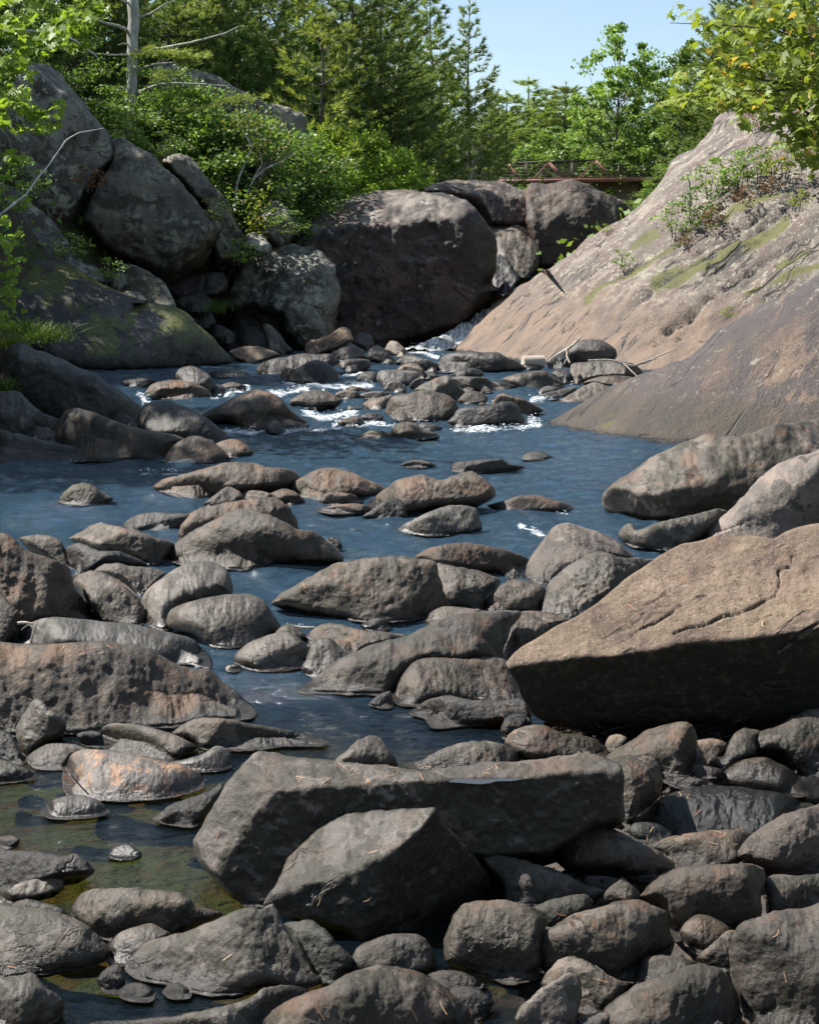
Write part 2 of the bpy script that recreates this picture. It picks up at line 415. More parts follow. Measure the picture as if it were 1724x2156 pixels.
def rock(label, mat, tile, s, d=None, ang=.4, split=.42, facets=None, cuts=None, amp=.042, N=None, name=None, cat=None, group=None, T=.5, E=1.0, wr=None,
         k=None, cap=2.2, ground=True, kind=None, absd=False, nz=3, lean=None, amp2=.008, grooves=None, warp=None, bands=None):
    aniso = .07 if nz == 5 else .02 if nz == 6 else 0
    R = np.random.default_rng(abs(hash_label(label)) % (2**31))
    if ang <= .2 and amp == .042: amp = .022
    if ang >= .2 and not absd: ang = min(.85, ang + .15)
    ox, oy, sc = TILES[tile]
    P_ = trace(tile, s)
    w = np.ptp(P_[:, 0]); h = np.ptp(P_[:, 1]); size = min(w, h)
    xl, xr, yt, yb = P_[:, 0].min(), P_[:, 0].max(), P_[:, 1].min(), P_[:, 1].max()
    xc = .5 * (xl + xr)
    area = w * h * .75
    if N is None:
        N = 500 + min(6500, area * .22)
    stp = max(1.9, math.sqrt(area / N))
    O = resample(P_, stp, ang)
    tan = unit(np.roll(O, -1, 0) - np.roll(O, 1, 0))
    nor = np.stack([tan[:, 1], -tan[:, 0]], -1)
    A2 = .5 * np.sum(O[:, 0] * np.roll(O[:, 1], -1) - np.roll(O[:, 0], -1) * O[:, 1])
    if A2 < 0: nor = -nor            # outward (image coords, y down)
    seed = int(R.integers(0, 9999))
    q3 = np.concatenate([O / size * 3.1, np.full((len(O), 1), seed * .37)], 1)
    O = O + nor * (fbm(q3, 4, seed, .6) * size * amp * .8)[:, None]
    # interior points
    gx = np.arange(xl, xr, stp); gy = np.arange(yt, yb, stp * .87)
    X, Y = np.meshgrid(gx, gy); X = X + (np.arange(len(gy)) % 2)[:, None] * stp * .5
    G = np.stack([X.ravel(), Y.ravel()], -1) + R.uniform(-.22, .22, (X.size, 2)) * stp
    G = G[inside(O, G)]
    def edge_dist(Q):
        best = np.full(len(Q), 1e9); bi = np.zeros(len(Q), int)
        for a in range(0, len(Q), 4000):
            D = ((Q[a:a + 4000, None] - O[None]) ** 2).sum(-1)
            bi[a:a + 4000] = D.argmin(1); best[a:a + 4000] = np.sqrt(D.min(1))
        return best, bi
    e, bi = edge_dist(G)
    G = G[e > stp * .6]; bi = bi[e > stp * .6]; e = e[e > stp * .6]
    allp = np.concatenate([O, G]); nO = len(O)
    e = np.concatenate([np.zeros(nO), e]); bi = np.concatenate([np.arange(nO), bi])
    # base depth
    if d is None:
        d0 = float(ground_d(yb, .0)); g = .0
    else:
        d0 = d; g = float(pt(xc, yb, d0)[2])
    dv = dirs(allp[:, 0], allp[:, 1])
    wpx = (.045 * size if not absd else 0.) if warp is None else warp
    wob = fbm(np.stack([allp[:, 0] / size * 2.6, allp[:, 1] / size * 1.2, np.full(len(allp), seed * .11)], -1), 4, seed + 3, .6)
    dvw = dirs(allp[:, 0], allp[:, 1] + wpx * wob * 1.6)
    # facets
    fl = []
    if facets:
        for fx, fy, fd, nx, ny, nz_ in facets:
            px, py = fx * sc + ox, fy * sc + oy
            p = pt(px, py, fd if absd else d0 * (1 + fd * sc / F))
            fl.append((p, unit([nx, ny, nz_])))
    else:
        ph = math.atan((yb - 556) / F)
        rx = R.uniform(-.22, .22) if lean is None else lean
        yr = yb - split * h
        pr = pt(xc, yr, d0)
        fl.append((pr, unit([rx, -.34 + R.uniform(-.1, .1), .92])))
        fl.append((pr, unit([rx * .5 + R.uniform(-.15, .15), -.93, .30 + R.uniform(-.1, .1)])))
        pl_ = pt(xl + .24 * w, yb - .45 * h, d0); prr = pt(xr - .24 * w, yb - .45 * h, d0)
        fl.append((pl_, unit([-.78, -.42, .45 + R.uniform(-.1, .1)])))
        fl.append((prr, unit([.80, -.42, .40 + R.uniform(-.1, .1)])))
    kk = k if k is not None else (.02 + .16 * (1 - ang)) * size
    def eval_f(fl_):
        ds = []
        for p, n in fl_:
            nd = np.minimum(dvw @ n, -.03)
            dd = (n @ (p - CAMP)) / nd
            ds.append((dd / d0 - 1) * F)
        ds = np.array(ds)
        mx = ds.max(0)
        return mx + kk * np.log(np.exp(np.clip((ds - mx) / kk, -50, 0)).sum(0))
    dl = eval_f(fl)
    nc = cuts if cuts is not None else int(round(ang * 11))
    for c in range(nc):
        i = int(R.integers(nO, len(allp))) if len(allp) > nO else 0
        a = allp[i]
        rxn = (a[0] - xc) / (w * .5); ryn = (a[1] - .5 * (yt + yb)) / (h * .5)
        n = unit(np.array([rxn * .7, -.75, -ryn * .55 + .35]) + R.normal(0, .33, 3))
        if n[1] > -.2: continue
        p = pt(a[0], a[1], d0 * (1 + (dl[i] + size * .015) / F))
        fl.append((p, n))
    dl = eval_f(fl)
    if not absd:
        dl = dl - dl.min()
        dl = np.minimum(dl, cap * size + .3 * np.maximum(dl - cap * size, 0))
    # rounding at the outline, and lower outline pushed back to the ground it stands on
    WR = wr if wr is not None else (.10 + .24 * (1 - ang)) * size
    Eo = np.full(nO, E * WR * .95)
    if ground and not absd:
        gd = ground_d(O[:, 1], g)
        need = np.clip((gd / d0 - 1) * F - dl[:nO], 0, .9 * h)
        dn = np.clip((nor[:, 1] - .15) / .3, 0, 1)
        Eo = Eo * (1 - dn) + need * dn
        m = max(1, nO // 24)
        ker = np.ones(2 * m + 1) / (2 * m + 1)
        Eo = np.convolve(np.concatenate([Eo[-m:], Eo, Eo[:m]]), ker, 'valid')
    q = np.clip(1 - e / WR, 0, 1)
    dl = dl + Eo[bi] * (1 - np.sqrt(np.maximum(0, 1 - q * q)))
    if ground and not absd:
        gd_all = (ground_d(allp[:, 1], g + .012) / d0 - 1) * F
        lim = (gd / d0 - 1) * F
        m = max(1, nO // 30); ker = np.ones(2 * m + 1) / (2 * m + 1)
        slack = (1 - dn) * size * 2
        lim = np.convolve(np.concatenate([lim[-m:], lim, lim[:m]]).clip(-1e3, 1e3), ker, 'valid') + np.convolve(np.concatenate([slack[-m:], slack, slack[:m]]), ker, 'valid')
        lim_e = lim[bi] - .25 * np.minimum(e, .05 * size) + 1.15 * np.maximum(e - .05 * size, 0)
        ks = .05 * size
        dl = -ks * np.logaddexp(-dl / ks, -lim_e / ks)
        dl = np.minimum(dl, np.where(allp[:, 1] > yb - .85 * h, gd_all, 1e9))
    dep = d0 * (1 + dl / F)
    V = CAMP + dep[:, None] * dv
    # triangulate
    base = np.stack([allp[:, 0], -allp[:, 1]], -1)
    edges = [(i, (i + 1) % nO) for i in range(nO)]
    for attempt in range(5):
        if attempt: base = base + R.normal(0, .02 * attempt, base.shape)
        res = delaunay_2d_cdt([Vector(v) for v in base], edges, [], 0, 1e-4, True)
        tri = np.array([f for f in res[2] if len(f) == 3])
        if len(tri): break
    if len(res[0]) != len(base):
        V = np.concatenate([V, V[:0]])
        vm = res[3]
        V2 = np.array([V[o[0]] if len(o) else np.zeros(3) for o in vm]); e2 = np.array([e[o[0]] if len(o) else 0 for o in vm])
        miss = [i for i, o in enumerate(vm) if not len(o)]
        for i in miss:
            c = np.array(res[0][i]); j = ((base - c) ** 2).sum(1).argmin(); V2[i] = V[j]; e2[i] = 0
        bb = np.array([[v[0], v[1]] for v in res[0]])
        V, e = V2, e2
        ring = None
    else:
        bb = base; ring = np.arange(nO)
    cen = bb[tri].mean(1)
    ins = inside(np.stack([O[:, 0], -O[:, 1]], -1), cen)
    if ins.any(): tri = tri[ins]
    else: print('EMPTY', label, len(tri), len(O), len(G))
    sa = np.cross(bb[tri[:, 1]] - bb[tri[:, 0]], bb[tri[:, 2]] - bb[tri[:, 0]])
    tri[sa < 0] = tri[sa < 0][:, ::-1]
    sz = size * d0 / F
    # relief along the normals
    fn = np.cross(V[tri[:, 1]] - V[tri[:, 0]], V[tri[:, 2]] - V[tri[:, 0]])
    vn = np.zeros_like(V)
    for c in range(3): np.add.at(vn, tri[:, c], fn)
    vn = unit(vn)
    att = .25 + .75 * np.clip(e / (.18 * size), 0, 1)
    p = V / sz
    nn = fbm(p * 2.2, nz, seed, .5) * 1.2 + fbm(p * 3.1, 3, seed + 50, .5, ridged=True) * (.4 + .8 * ang)
    n2 = fbm(p * 13, 3, seed + 90, .6)
    if aniso:
        un = unit(np.array(facets[0][3:])); uu = unit(np.array([0, 0, 1.]) - un[2] * un); vv_ = np.cross(un, uu)
        pa = np.stack([V @ uu * .22, V @ vv_ * 1.1, V @ un], -1)
        st = fbm(pa * 1.1, 5, seed + 7, .55, ridged=True)
        V = V + vn * (np.clip(st, -.5, .3) * aniso * att)[:, None]
    V = V + vn * ((nn * amp * .8 + n2 * amp2) * att * sz)[:, None]
    crack_v = np.zeros(len(allp)); moss_v = np.zeros(len(allp))
    for gt, gs, gw, gdp in (grooves or []) + [(t_, s_, w_, None) for t_, s_, w_ in (bands or [])]:
        ga = trace(gt, gs)
        best = np.full(len(allp), 1e9)
        for m in range(len(ga) - 1):
            a_, b_ = ga[m], ga[m + 1]
            ab = b_ - a_; tt = np.clip(((allp - a_) @ ab) / (ab @ ab), 0, 1)
            best = np.minimum(best, np.linalg.norm(allp - (a_ + tt[:, None] * ab), axis=1))
        prof = np.exp(-(best / gw) ** 2) * np.clip(.65 + 1.2 * fbm(np.concatenate([allp * .03, np.full((len(allp), 1), .5)], 1), 2, 3), .2, 1.3)
        if gdp is None:
            moss_v = np.maximum(moss_v, np.exp(-(best / gw) ** 2)); continue
        crack_v = np.maximum(crack_v, prof)
        if len(prof) == len(V): V = V - vn * (prof * gdp)[:, None]
    # back and underside
    if ring is None:
        R0 = CAMP + dep[:nO, None] * dv[:nO]
        extra = len(V); V = np.concatenate([V, R0]); ring = np.arange(extra, extra + nO)
    R0 = V[ring]
    sub = max(1, len(ring) // 90)
    c3 = R0.mean(0)
    db = np.array([0, .55, -.83]) * T * sz
    faces = [tri]; prev = ring; Vl = [V]; nv = len(V)
    quads = []
    for s_, z_ in ((.22, .55), (.5, .85), (.8, .98)):
        Rk = R0 + (c3 - R0) * s_ + db * z_
        idx = np.arange(nv, nv + nO); nv += nO; Vl.append(Rk)
        j = np.roll(np.arange(nO), -1)
        quads.append(np.stack([prev, idx, idx[j], prev[j]], -1))
        prev = idx
    Vl.append((c3 + db)[None]); j = np.roll(np.arange(nO), -1)
    cap_t = np.stack([prev, np.full(nO, nv), prev[j]], -1)
    qd = np.concatenate(quads)
    # orientation of the back: ring direction in (x,-y)
    if A2 < 0: pass
    ccw = A2 < 0                       # image y is down: A2<0 means counter-clockwise when y points up
    if not ccw:
        qd = qd[:, ::-1]; cap_t = cap_t[:, ::-1]
    V = np.concatenate(Vl)
    base3 = np.array([c3[0], c3[1], V[:len(allp), 2].min()])
    nm = name or ('boulder' if sz > .55 else 'rock' if sz > .2 else 'stone')
    me = mesh_np(nm, V - base3, [tri, qd, cap_t], M[mat])
    if grooves or bands:
        for an, av in (('crackline', crack_v), ('mossband', moss_v)):
            full = np.zeros(len(me.vertices), np.float32); full[:len(av)] = av
            at_ = me.attributes.new(an, 'FLOAT', 'POINT'); at_.data.foreach_set('value', full)
    o = link(nm, me, None, base3, label, cat or nm, group, kind)
    ROCKS.append(o)
    return o

def hash_label(s):
    h = 2166136261
    for c in s:
        h = ((h ^ ord(c)) * 16777619) & 0xffffffff
    return h
R_ = rock
# ------------------------------------------------------------------ foreground rocks (each traced, set on the bed where it stands, with its own thickness)
FG = 'boulders in the foreground'
MID = 'rocks in the river'
RAP = 'rocks in the rapids'
BNK = 'boulders on the left bank'
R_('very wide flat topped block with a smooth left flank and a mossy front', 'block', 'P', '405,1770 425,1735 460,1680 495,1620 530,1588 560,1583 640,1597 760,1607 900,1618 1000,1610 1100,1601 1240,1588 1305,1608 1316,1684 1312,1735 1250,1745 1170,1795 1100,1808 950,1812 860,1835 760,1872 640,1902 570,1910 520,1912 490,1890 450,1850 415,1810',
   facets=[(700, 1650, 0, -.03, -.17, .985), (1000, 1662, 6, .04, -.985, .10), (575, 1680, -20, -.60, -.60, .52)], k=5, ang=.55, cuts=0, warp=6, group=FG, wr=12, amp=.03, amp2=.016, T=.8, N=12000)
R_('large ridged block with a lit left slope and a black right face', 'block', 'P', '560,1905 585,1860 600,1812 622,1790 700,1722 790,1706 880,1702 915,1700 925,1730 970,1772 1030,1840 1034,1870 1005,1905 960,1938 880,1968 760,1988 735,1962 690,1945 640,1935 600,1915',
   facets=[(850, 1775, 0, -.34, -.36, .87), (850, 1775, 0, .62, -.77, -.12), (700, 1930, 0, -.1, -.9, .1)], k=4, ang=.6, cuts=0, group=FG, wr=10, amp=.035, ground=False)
R_('rounded boulder with dark blotches at the left edge of the foreground', 'grey', 7, '-60,575 40,575 150,590 260,610 370,665 420,720 460,760 440,820 330,850 180,870 60,885 -60,885', group=FG, ang=.25)
R_('low stone peeping over the blotched left foreground boulder', 'grey', 7, '50,572 110,552 190,565 260,590 285,615 250,660 120,660 60,625', group=FG)
R_('knobbly flat boulder standing in the green pool', 'grey', 7, '300,590 330,540 400,510 560,502 640,510 760,525 800,550 830,585 940,612 900,645 800,690 740,720 650,745 520,745 430,720 360,675 310,635', group=FG, ang=.4)
R_('smooth potato shaped stone leaning between two left foreground boulders', 'plain', 7, '445,800 455,745 500,695 560,670 640,655 690,680 720,705 680,760 620,820 500,838 460,825', group=FG, ang=.1)
R_('grey boulder cut off by the bottom left corner', 'plain', 7, '-60,885 60,880 140,865 200,930 265,975 275,1010 250,1060 150,1100 -60,1130', group=FG, ang=.5)
R_('sharp wedge shaped block with round dark lichen spots beside the pool outlet', 'grey', 7, '525,850 535,810 600,745 720,705 800,680 900,640 1040,590 1100,590 1150,565 1170,600 1210,680 1260,770 1310,850 1352,885 1340,920 1200,935 1100,920 1010,952 900,965 800,948 700,915 600,895 545,875',
   facets=[(950, 740, 0, -.42, -.30, .86), (950, 740, 0, .34, -.68, .66), (1150, 905, -10, .1, -.9, -.3)], k=6, ang=.8, cuts=2, group=FG, wr=8)
R_('dark mossy rock in the gap right of the sharp wedge block', 'olive', 7, '1190,660 1300,640 1370,680 1430,750 1490,810 1480,860 1410,910 1330,900 1250,780', group=FG, ang=.5)
R_('small wet stone standing in the pool outlet, leftmost of three', 'dark', 7, '408,895 450,840 500,825 520,860 530,910 500,952 440,947', group=FG, ang=.4)
R_('small wet pebble in the pool outlet, middle of three', 'dark', 7, '500,940 530,911 580,903 630,920 655,955 640,985 560,987 510,970', group=FG, ang=.2)
R_('small wet pebble in the pool outlet, rightmost of three', 'dark', 7, '685,945 710,912 750,903 790,925 812,950 800,972 720,974', group=FG, ang=.2)
R_('low grey ledge along the bottom edge below the wedge block', 'grey', 7, '360,1078 560,1060 760,1040 900,1010 1050,970 1110,925 1200,915 1290,925 1345,945 1260,1010 1150,1070 1050,1120 700,1140 400,1130', group=FG, ang=.5)
R_('broad brown rock cut off by the bottom edge left of centre', 'gbrown', 7, '1060,1090 1130,1035 1200,985 1290,950 1400,910 1500,850 1600,830 1724,850 1800,880 1880,930 1950,1000 2020,1080 2020,1200 1500,1220 1080,1170', group=FG, ang=.35)
R_('blocky grey rock below the black face of the ridged block', 'grey', 7, '1465,880 1480,800 1510,750 1580,715 1660,700 1740,698 1795,720 1832,790 1835,855 1700,885 1560,905', group=FG, ang=.4)
R_('wet black rock at the water left of the large smooth flanked boulder', 'dark', 7, '645,215 700,165 780,130 880,100 935,60 940,120 870,200 820,250 740,247 680,235', group=FG, ang=.6)
R_('oval boulder with flaking orange scale on its top in the left foreground', 'orange', 'E', '528,900 540,790 580,710 650,660 740,640 860,645 1000,660 1200,710 1400,745 1560,780 1680,840 1722,900 1718,970 1600,1020 1400,1062 1100,1082 900,1080 700,1062 560,1022', group=FG, ang=.05, cuts=0)
R_('flat oval stone awash below the orange scaled boulder', 'plain', 7, '172,182 200,150 260,122 330,112 390,125 440,155 464,187 420,207 300,217 210,212', group=FG, ang=.05, cuts=0)
R_('small round stone alone in the middle of the green pool', 'plain', 7, '458,370 480,335 530,316 570,335 600,360 560,386 490,387', group=FG, ang=.2)
R_('rough dark shelf of rock at the left edge of the pool', 'dark', 7, '-60,345 60,345 160,350 260,370 320,360 370,390 400,430 370,462 260,474 150,494 60,525 -60,565', group=FG, ang=.6)
R_('thin tilted flagstone leaning against the dark shelf by the pool', 'plain', 7, '-20,535 100,480 220,445 266,470 270,512 180,545 60,575 -30,580', group=FG, ang=.7)
R_('small dark pebble at the left edge above the pool shelf', 'dark', 7, '-30,300 40,282 85,300 75,330 20,347 -30,347', group=FG, ang=.2)
R_('low dark stone at the foot of the stone with a hollow', 'dark', 8, '75,870 150,850 240,862 315,910 280,945 200,955 110,930', group=FG, ang=.3)
R_('rounded dark stone half under water at the bottom centre puddle', 'dark', 8, '165,940 230,915 290,930 355,985 320,1045 250,1070 190,1010', group=FG, ang=.3)
R_('squarish grey stone with a black hollow in its front', 'grey', 8, '148,720 165,680 185,620 230,570 300,557 420,560 500,580 560,640 572,680 552,760 562,830 540,892 440,908 330,888 220,852 158,825 146,780',
   facets=[(360, 700, 0, -.1, -.42, .9), (360, 715, 0, -.05, -.95, -.12), (210, 700, 30, -.8, -.5, .4), (520, 700, 20, .8, -.55, .2)], k=8, group=FG, wr=26, cuts=2)
R_('large round boulder with a dark right shoulder behind the bottom right stones', 'gbrown', 8, '553,740 575,690 640,640 760,595 880,558 960,555 1020,580 1080,610 1095,690 1118,740 1090,800 1010,840 960,850 945,908 850,893 720,860 640,860 580,880 556,820',
   facets=[(800, 660, 0, -.2, -.42, .88), (800, 740, 0, -.15, -.95, .1), (930, 640, 0, .72, -.62, .1)], k=10, group=FG, wr=30, cuts=2)
R_('dark low cobble behind the gap of two large bottom right boulders', 'olive', 8, '518,590 580,560 680,535 740,530 772,560 760,605 680,650 600,690 550,655', group=FG, ang=.3)
R_('pale wedge with a pointed lit tip right of the black faced block', 'grey', 8, '208,308 240,290 290,300 340,340 420,375 500,390 600,420 680,460 760,495 822,520 790,560 720,550 620,580 520,600 450,590 400,570 385,480 330,420',
   facets=[(420, 400, 0, -.3, -.35, .88), (480, 430, 0, .15, -.97, .15)], k=8, ang=.7, group=FG, wr=10)
R_('brown oblong boulder with a shadowed underside below the rough long block', 'gbrown', 8, '590,312 615,275 660,248 740,250 830,243 900,275 960,310 1040,350 1110,395 1147,420 1090,450 1040,485 960,470 860,440 740,428 660,428 620,392 598,350', group=FG, ang=.25, split=.5)
R_('small pointed stone between two boulders right of the pale wedge', 'grey', 8, '760,602 800,550 850,490 890,457 920,480 972,530 960,565 900,600 820,620', group=FG, ang=.8)
R_('broad pinkish boulder with a deep shadow under its right end', 'gbrown', 8, '968,540 1010,490 1080,440 1160,415 1300,410 1420,405 1490,420 1502,470 1482,535 1472,640 1350,690 1250,690 1180,710 1120,730 1080,650 1050,580 995,562',
   facets=[(1200, 500, 0, -.15, -.36, .92), (1200, 540, 0, -.1, -.97, -.2), (1050, 540, 10, -.7, -.6, .4)], k=8, group=FG, wr=24)
R_('small oval cobble under the shadow of the broad pinkish boulder', 'grey', 8, '1136,690 1160,650 1210,617 1260,620 1330,655 1364,680 1340,730 1240,790 1180,770 1150,730', group=FG, ang=.2)
R_('low stone squeezed left of the largest bottom right boulder', 'grey', 8, '1205,805 1260,750 1330,690 1380,690 1375,800 1335,860 1250,840', group=FG, ang=.4)
R_('largest brown grey boulder at the bottom right edge', 'gbrown', 8, '1343,760 1360,690 1400,650 1500,615 1640,588 1800,575 1800,1150 1500,1130 1420,1060 1380,960 1350,880',
   facets=[(1560, 800, 0, -.2, -.40, .9), (1560, 960, 0, .1, -.97, -.05), (1400, 820, 5, -.85, -.45, .35)], k=12, group=FG, wr=30)
R_('small flat topped stone above the wide low boulder at the bottom right', 'grey', 8, '948,880 965,820 1000,793 1080,790 1160,800 1220,830 1180,900 1080,940 970,925', group=FG, ang=.35)
R_('wide low boulder along the bottom edge left of the largest right one', 'gbrown', 8, '815,1025 880,960 950,910 1060,880 1150,840 1220,825 1300,840 1345,880 1375,960 1405,1060 1400,1160 880,1160 825,1090', group=FG, ang=.5)
R_('small stone cut off by the bottom edge beside the split pyramid stone', 'grey', 8, '700,1060 760,1035 830,1025 875,1060 880,1130 720,1130', group=FG, ang=.3)
R_('pyramid stone at the bottom edge with a lit left side and black right side', 'plain', 8, '440,1050 465,1000 540,940 620,890 670,865 700,875 720,900 722,960 708,1060 715,1140 470,1140',
   facets=[(660, 960, 0, -.5, -.35, .8), (660, 960, 0, .8, -.6, .05)], k=4, ang=.6, group=FG, wr=8, cuts=1)
R_('grainy triangular rock in shadow behind the pyramid stone', 'gbrown', 8, '555,905 620,810 680,788 740,810 800,850 880,890 922,915 870,980 820,1040 760,1050 690,1010 590,960', group=FG, ang=.6)
R_('wide black olive dome strewn with pine needles on the right', 'olive', 8, '930,215 985,180 1050,130 1130,95 1220,78 1320,72 1450,88 1580,110 1680,140 1714,155 1650,195 1560,245 1480,295 1380,280 1250,285 1120,295 1060,250 960,240', group=FG, ang=.0, split=.25, cuts=0, d=6.75)
R_('small black cobble in front of the left end of the olive dome', 'olive', 8, '922,260 945,232 1000,228 1060,240 1102,280 1070,312 980,315 930,292', group=FG, ang=.15)
R_('flat needle covered stone in front of the olive dome', 'gbrown', 8, '985,325 1080,300 1200,270 1330,262 1440,270 1475,300 1410,380 1370,410 1250,425 1150,430 1080,390 1020,355', group=FG, ang=.3)
R_('pale rounded boulder at the right edge in front of the olive dome', 'pink', 8, '1375,380 1385,345 1430,290 1500,230 1590,190 1680,165 1800,145 1800,470 1680,450 1590,445 1500,420 1420,402',
   facets=[(1580, 290, 0, -.2, -.36, .92), (1580, 340, 0, .25, -.95, -.05), (1420, 340, 0, -.75, -.5, .42)], k=10, group=FG, wr=24)
R_('low greyish rock at the right edge above the largest bottom right boulder', 'gbrown', 8, '1490,480 1530,450 1620,450 1800,460 1800,640 1600,630 1510,640 1500,540', group=FG, ang=.3)
R_('flat pale stone in sun behind the olive dome', 'pink', 'D', '400,655 500,625 620,625 740,645 840,695 700,715 620,730 560,735 520,725 430,685', group=FG, ang=.3, d=7.1)
R_('rounded boulder with a dented left end behind the olive dome', 'grey', 'D', '815,700 900,600 960,550 1020,510 1100,480 1200,463 1280,465 1380,510 1470,560 1540,610 1590,670 1612,730 1590,800 1480,790 1350,760 1200,750 1050,735 900,715', group=FG, ang=.1, d=7.2)
R_('egg shaped boulder with a dark right flank below the tan slab', 'gbrown', 'D', '-80,480 0,405 80,360 160,320 240,250 320,215 440,190 540,165 610,165 660,190 682,260 697,340 682,450 662,545 642,615 540,630 440,630 400,590 200,570 0,540',
   facets=[(420, 400, 0, -.3, -.42, .86), (420, 500, 0, -.2, -.95, .2), (590, 330, 0, .85, -.5, .1)], k=22, group=FG, wr=50, cuts=1)
R_('rounded block at the right end of the rough long block', 'gbrown', 'D', '-160,560 -60,490 40,465 140,450 260,450 340,475 390,530 402,620 392,770 330,850 230,930 110,990 40,920 -20,770 -140,650',
   facets=[(200, 560, 0, -.15, -.4, .9), (200, 640, 0, -.05, -.97, .2), (310, 560, 0, .85, -.5, .1)], k=22, group=FG, wr=50, cuts=1)
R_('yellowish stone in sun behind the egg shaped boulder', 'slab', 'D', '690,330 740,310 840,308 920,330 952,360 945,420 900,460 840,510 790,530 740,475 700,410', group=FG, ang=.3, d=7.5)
R_('small grey chip beside the yellowish stone', 'pink', 'D', '665,515 690,400 730,440 790,528 720,540', group=FG, ang=.7, d=7.35)
R_('pale flagstone with a black shadow in the right hand gap', 'pink', 'D', '635,595 660,525 730,522 800,540 850,550 915,570 900,600 800,650 660,610', group=FG, ang=.5, d=7.25)
R_('bluish stone with a bulging left foot under the right edge boulder', 'grey', 'D', '795,510 850,460 910,450 950,370 1010,270 1080,225 1160,228 1250,250 1210,320 1190,460 1100,500 1000,550 920,590 855,560', group=FG, ang=.3, d=7.4)
R_('large grey boulder with yellow streaks at the right edge under the tan slab', 'gbrown', 'D', '1160,330 1200,260 1300,220 1420,170 1500,120 1620,75 1780,40 1900,40 1900,660 1700,660 1600,635 1540,605 1460,555 1380,500 1180,460',
   facets=[(1500, 230, 0, -.25, -.38, .88), (1500, 300, 0, -.1, -.98, .05)], k=16, group=FG, wr=44, d=7.5)
# ------------------------------------------------------------------ middle right
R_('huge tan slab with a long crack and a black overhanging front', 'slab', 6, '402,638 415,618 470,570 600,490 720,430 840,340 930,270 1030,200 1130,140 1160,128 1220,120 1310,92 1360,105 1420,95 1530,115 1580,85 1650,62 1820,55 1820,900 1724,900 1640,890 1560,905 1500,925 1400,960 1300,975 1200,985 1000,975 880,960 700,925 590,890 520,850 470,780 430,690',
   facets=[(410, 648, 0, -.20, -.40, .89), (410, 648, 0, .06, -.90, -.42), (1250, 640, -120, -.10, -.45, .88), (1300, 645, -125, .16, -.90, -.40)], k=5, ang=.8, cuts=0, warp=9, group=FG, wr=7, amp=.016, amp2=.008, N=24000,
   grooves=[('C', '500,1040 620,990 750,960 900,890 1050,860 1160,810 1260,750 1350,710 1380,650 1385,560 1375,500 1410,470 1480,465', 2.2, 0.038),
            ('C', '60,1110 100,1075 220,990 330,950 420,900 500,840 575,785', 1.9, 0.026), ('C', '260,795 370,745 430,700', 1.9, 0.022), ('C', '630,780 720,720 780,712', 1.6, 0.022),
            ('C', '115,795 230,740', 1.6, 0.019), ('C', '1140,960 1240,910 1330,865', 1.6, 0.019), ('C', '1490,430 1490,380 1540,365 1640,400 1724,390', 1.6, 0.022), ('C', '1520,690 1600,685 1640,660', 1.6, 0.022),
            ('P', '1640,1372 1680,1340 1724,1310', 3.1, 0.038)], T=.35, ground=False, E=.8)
R_('rough grainy boulder against the left end of the tan slab', 'grey', 6, '543,412 570,350 590,290 650,240 720,195 800,165 900,190 1030,198 1000,260 920,320 830,390 740,445 680,452 600,442', group=FG, ang=.35, amp=.06, amp2=.03)
R_('pinkish boulder with a humped crown behind the rough grainy one', 'pink', 6, '483,260 500,210 560,120 610,60 660,45 730,65 800,85 870,120 920,165 940,192 880,220 790,240 720,260 650,280 600,300 570,315 530,303 490,282', group=FG, ang=.15)
R_('long low grey rock in the water above the tan slab', 'grey', 6, '876,105 900,60 930,50 960,75 1060,40 1200,10 1300,-15 1340,0 1270,70 1210,125 1150,140 1100,162 1000,155 920,142', group=MID, ang=.3)
R_('smooth grey boulder with a round pit behind the tan slab at the right edge', 'pink', 4, '1320,1090 1400,1010 1480,930 1560,870 1650,840 1800,815 1800,1180 1700,1200 1640,1210 1560,1220 1400,1220 1250,1215 1180,1210 1240,1150',
   facets=[(1560, 1000, 0, -.35, -.45, .82), (1640, 1110, -20, .1, -.98, -.1)], k=14, group=FG, wr=34)
R_('angular boulder with a black cave under its left end on the right shore', 'gbrown', 4, '815,1050 820,1000 870,950 940,905 1020,850 1120,800 1180,770 1250,745 1330,760 1450,740 1520,710 1650,695 1800,690 1800,960 1600,960 1500,1030 1440,1080 1360,1110 1250,1125 1100,1135 930,1125 840,1095',
   facets=[(1100, 985, 0, -.3, -.42, .86), (1100, 985, 0, .0, -.86, -.5), (850, 1000, 10, -.8, -.5, .3), (1500, 860, 60, .0, -.6, .8)], k=7, ang=.8, group=FG, wr=14, ground=False, cuts=5)
R_('angular brown rock among cobbles left of the rough grainy boulder', 'gbrown', 6, '303,402 330,360 380,310 440,283 520,300 574,322 565,385 545,420 440,425 330,430', group=FG, ang=.5)
R_('flat faced grey rock between the shelf boulder and the angular brown rock', 'grey', 6, '98,252 120,215 200,230 300,250 387,285 372,312 330,345 308,420 200,405 155,398 118,330', group=FG, ang=.6)
R_('wide shelf boulder with rusty tops and a black right end', 'gbrown', 5, '1138,390 1170,350 1240,310 1290,280 1400,225 1500,200 1650,185 1800,198 1838,215 1845,260 1865,330 1885,395 1855,432 1750,457 1640,463 1540,465 1440,445 1340,433 1220,403',
   facets=[(1560, 300, 0, -.2, -.36, .9), (1600, 340, 0, -.25, -.92, .25), (1720, 330, 0, .55, -.83, .05)], k=9, group=FG, wr=20, cuts=4)
R_('dark hollowed rock behind the shelf boulder', 'brown', 6, '20,195 60,160 150,135 250,130 370,150 450,175 500,200 490,262 430,300 380,260 280,250 180,240 110,225', group=MID, ang=.5)
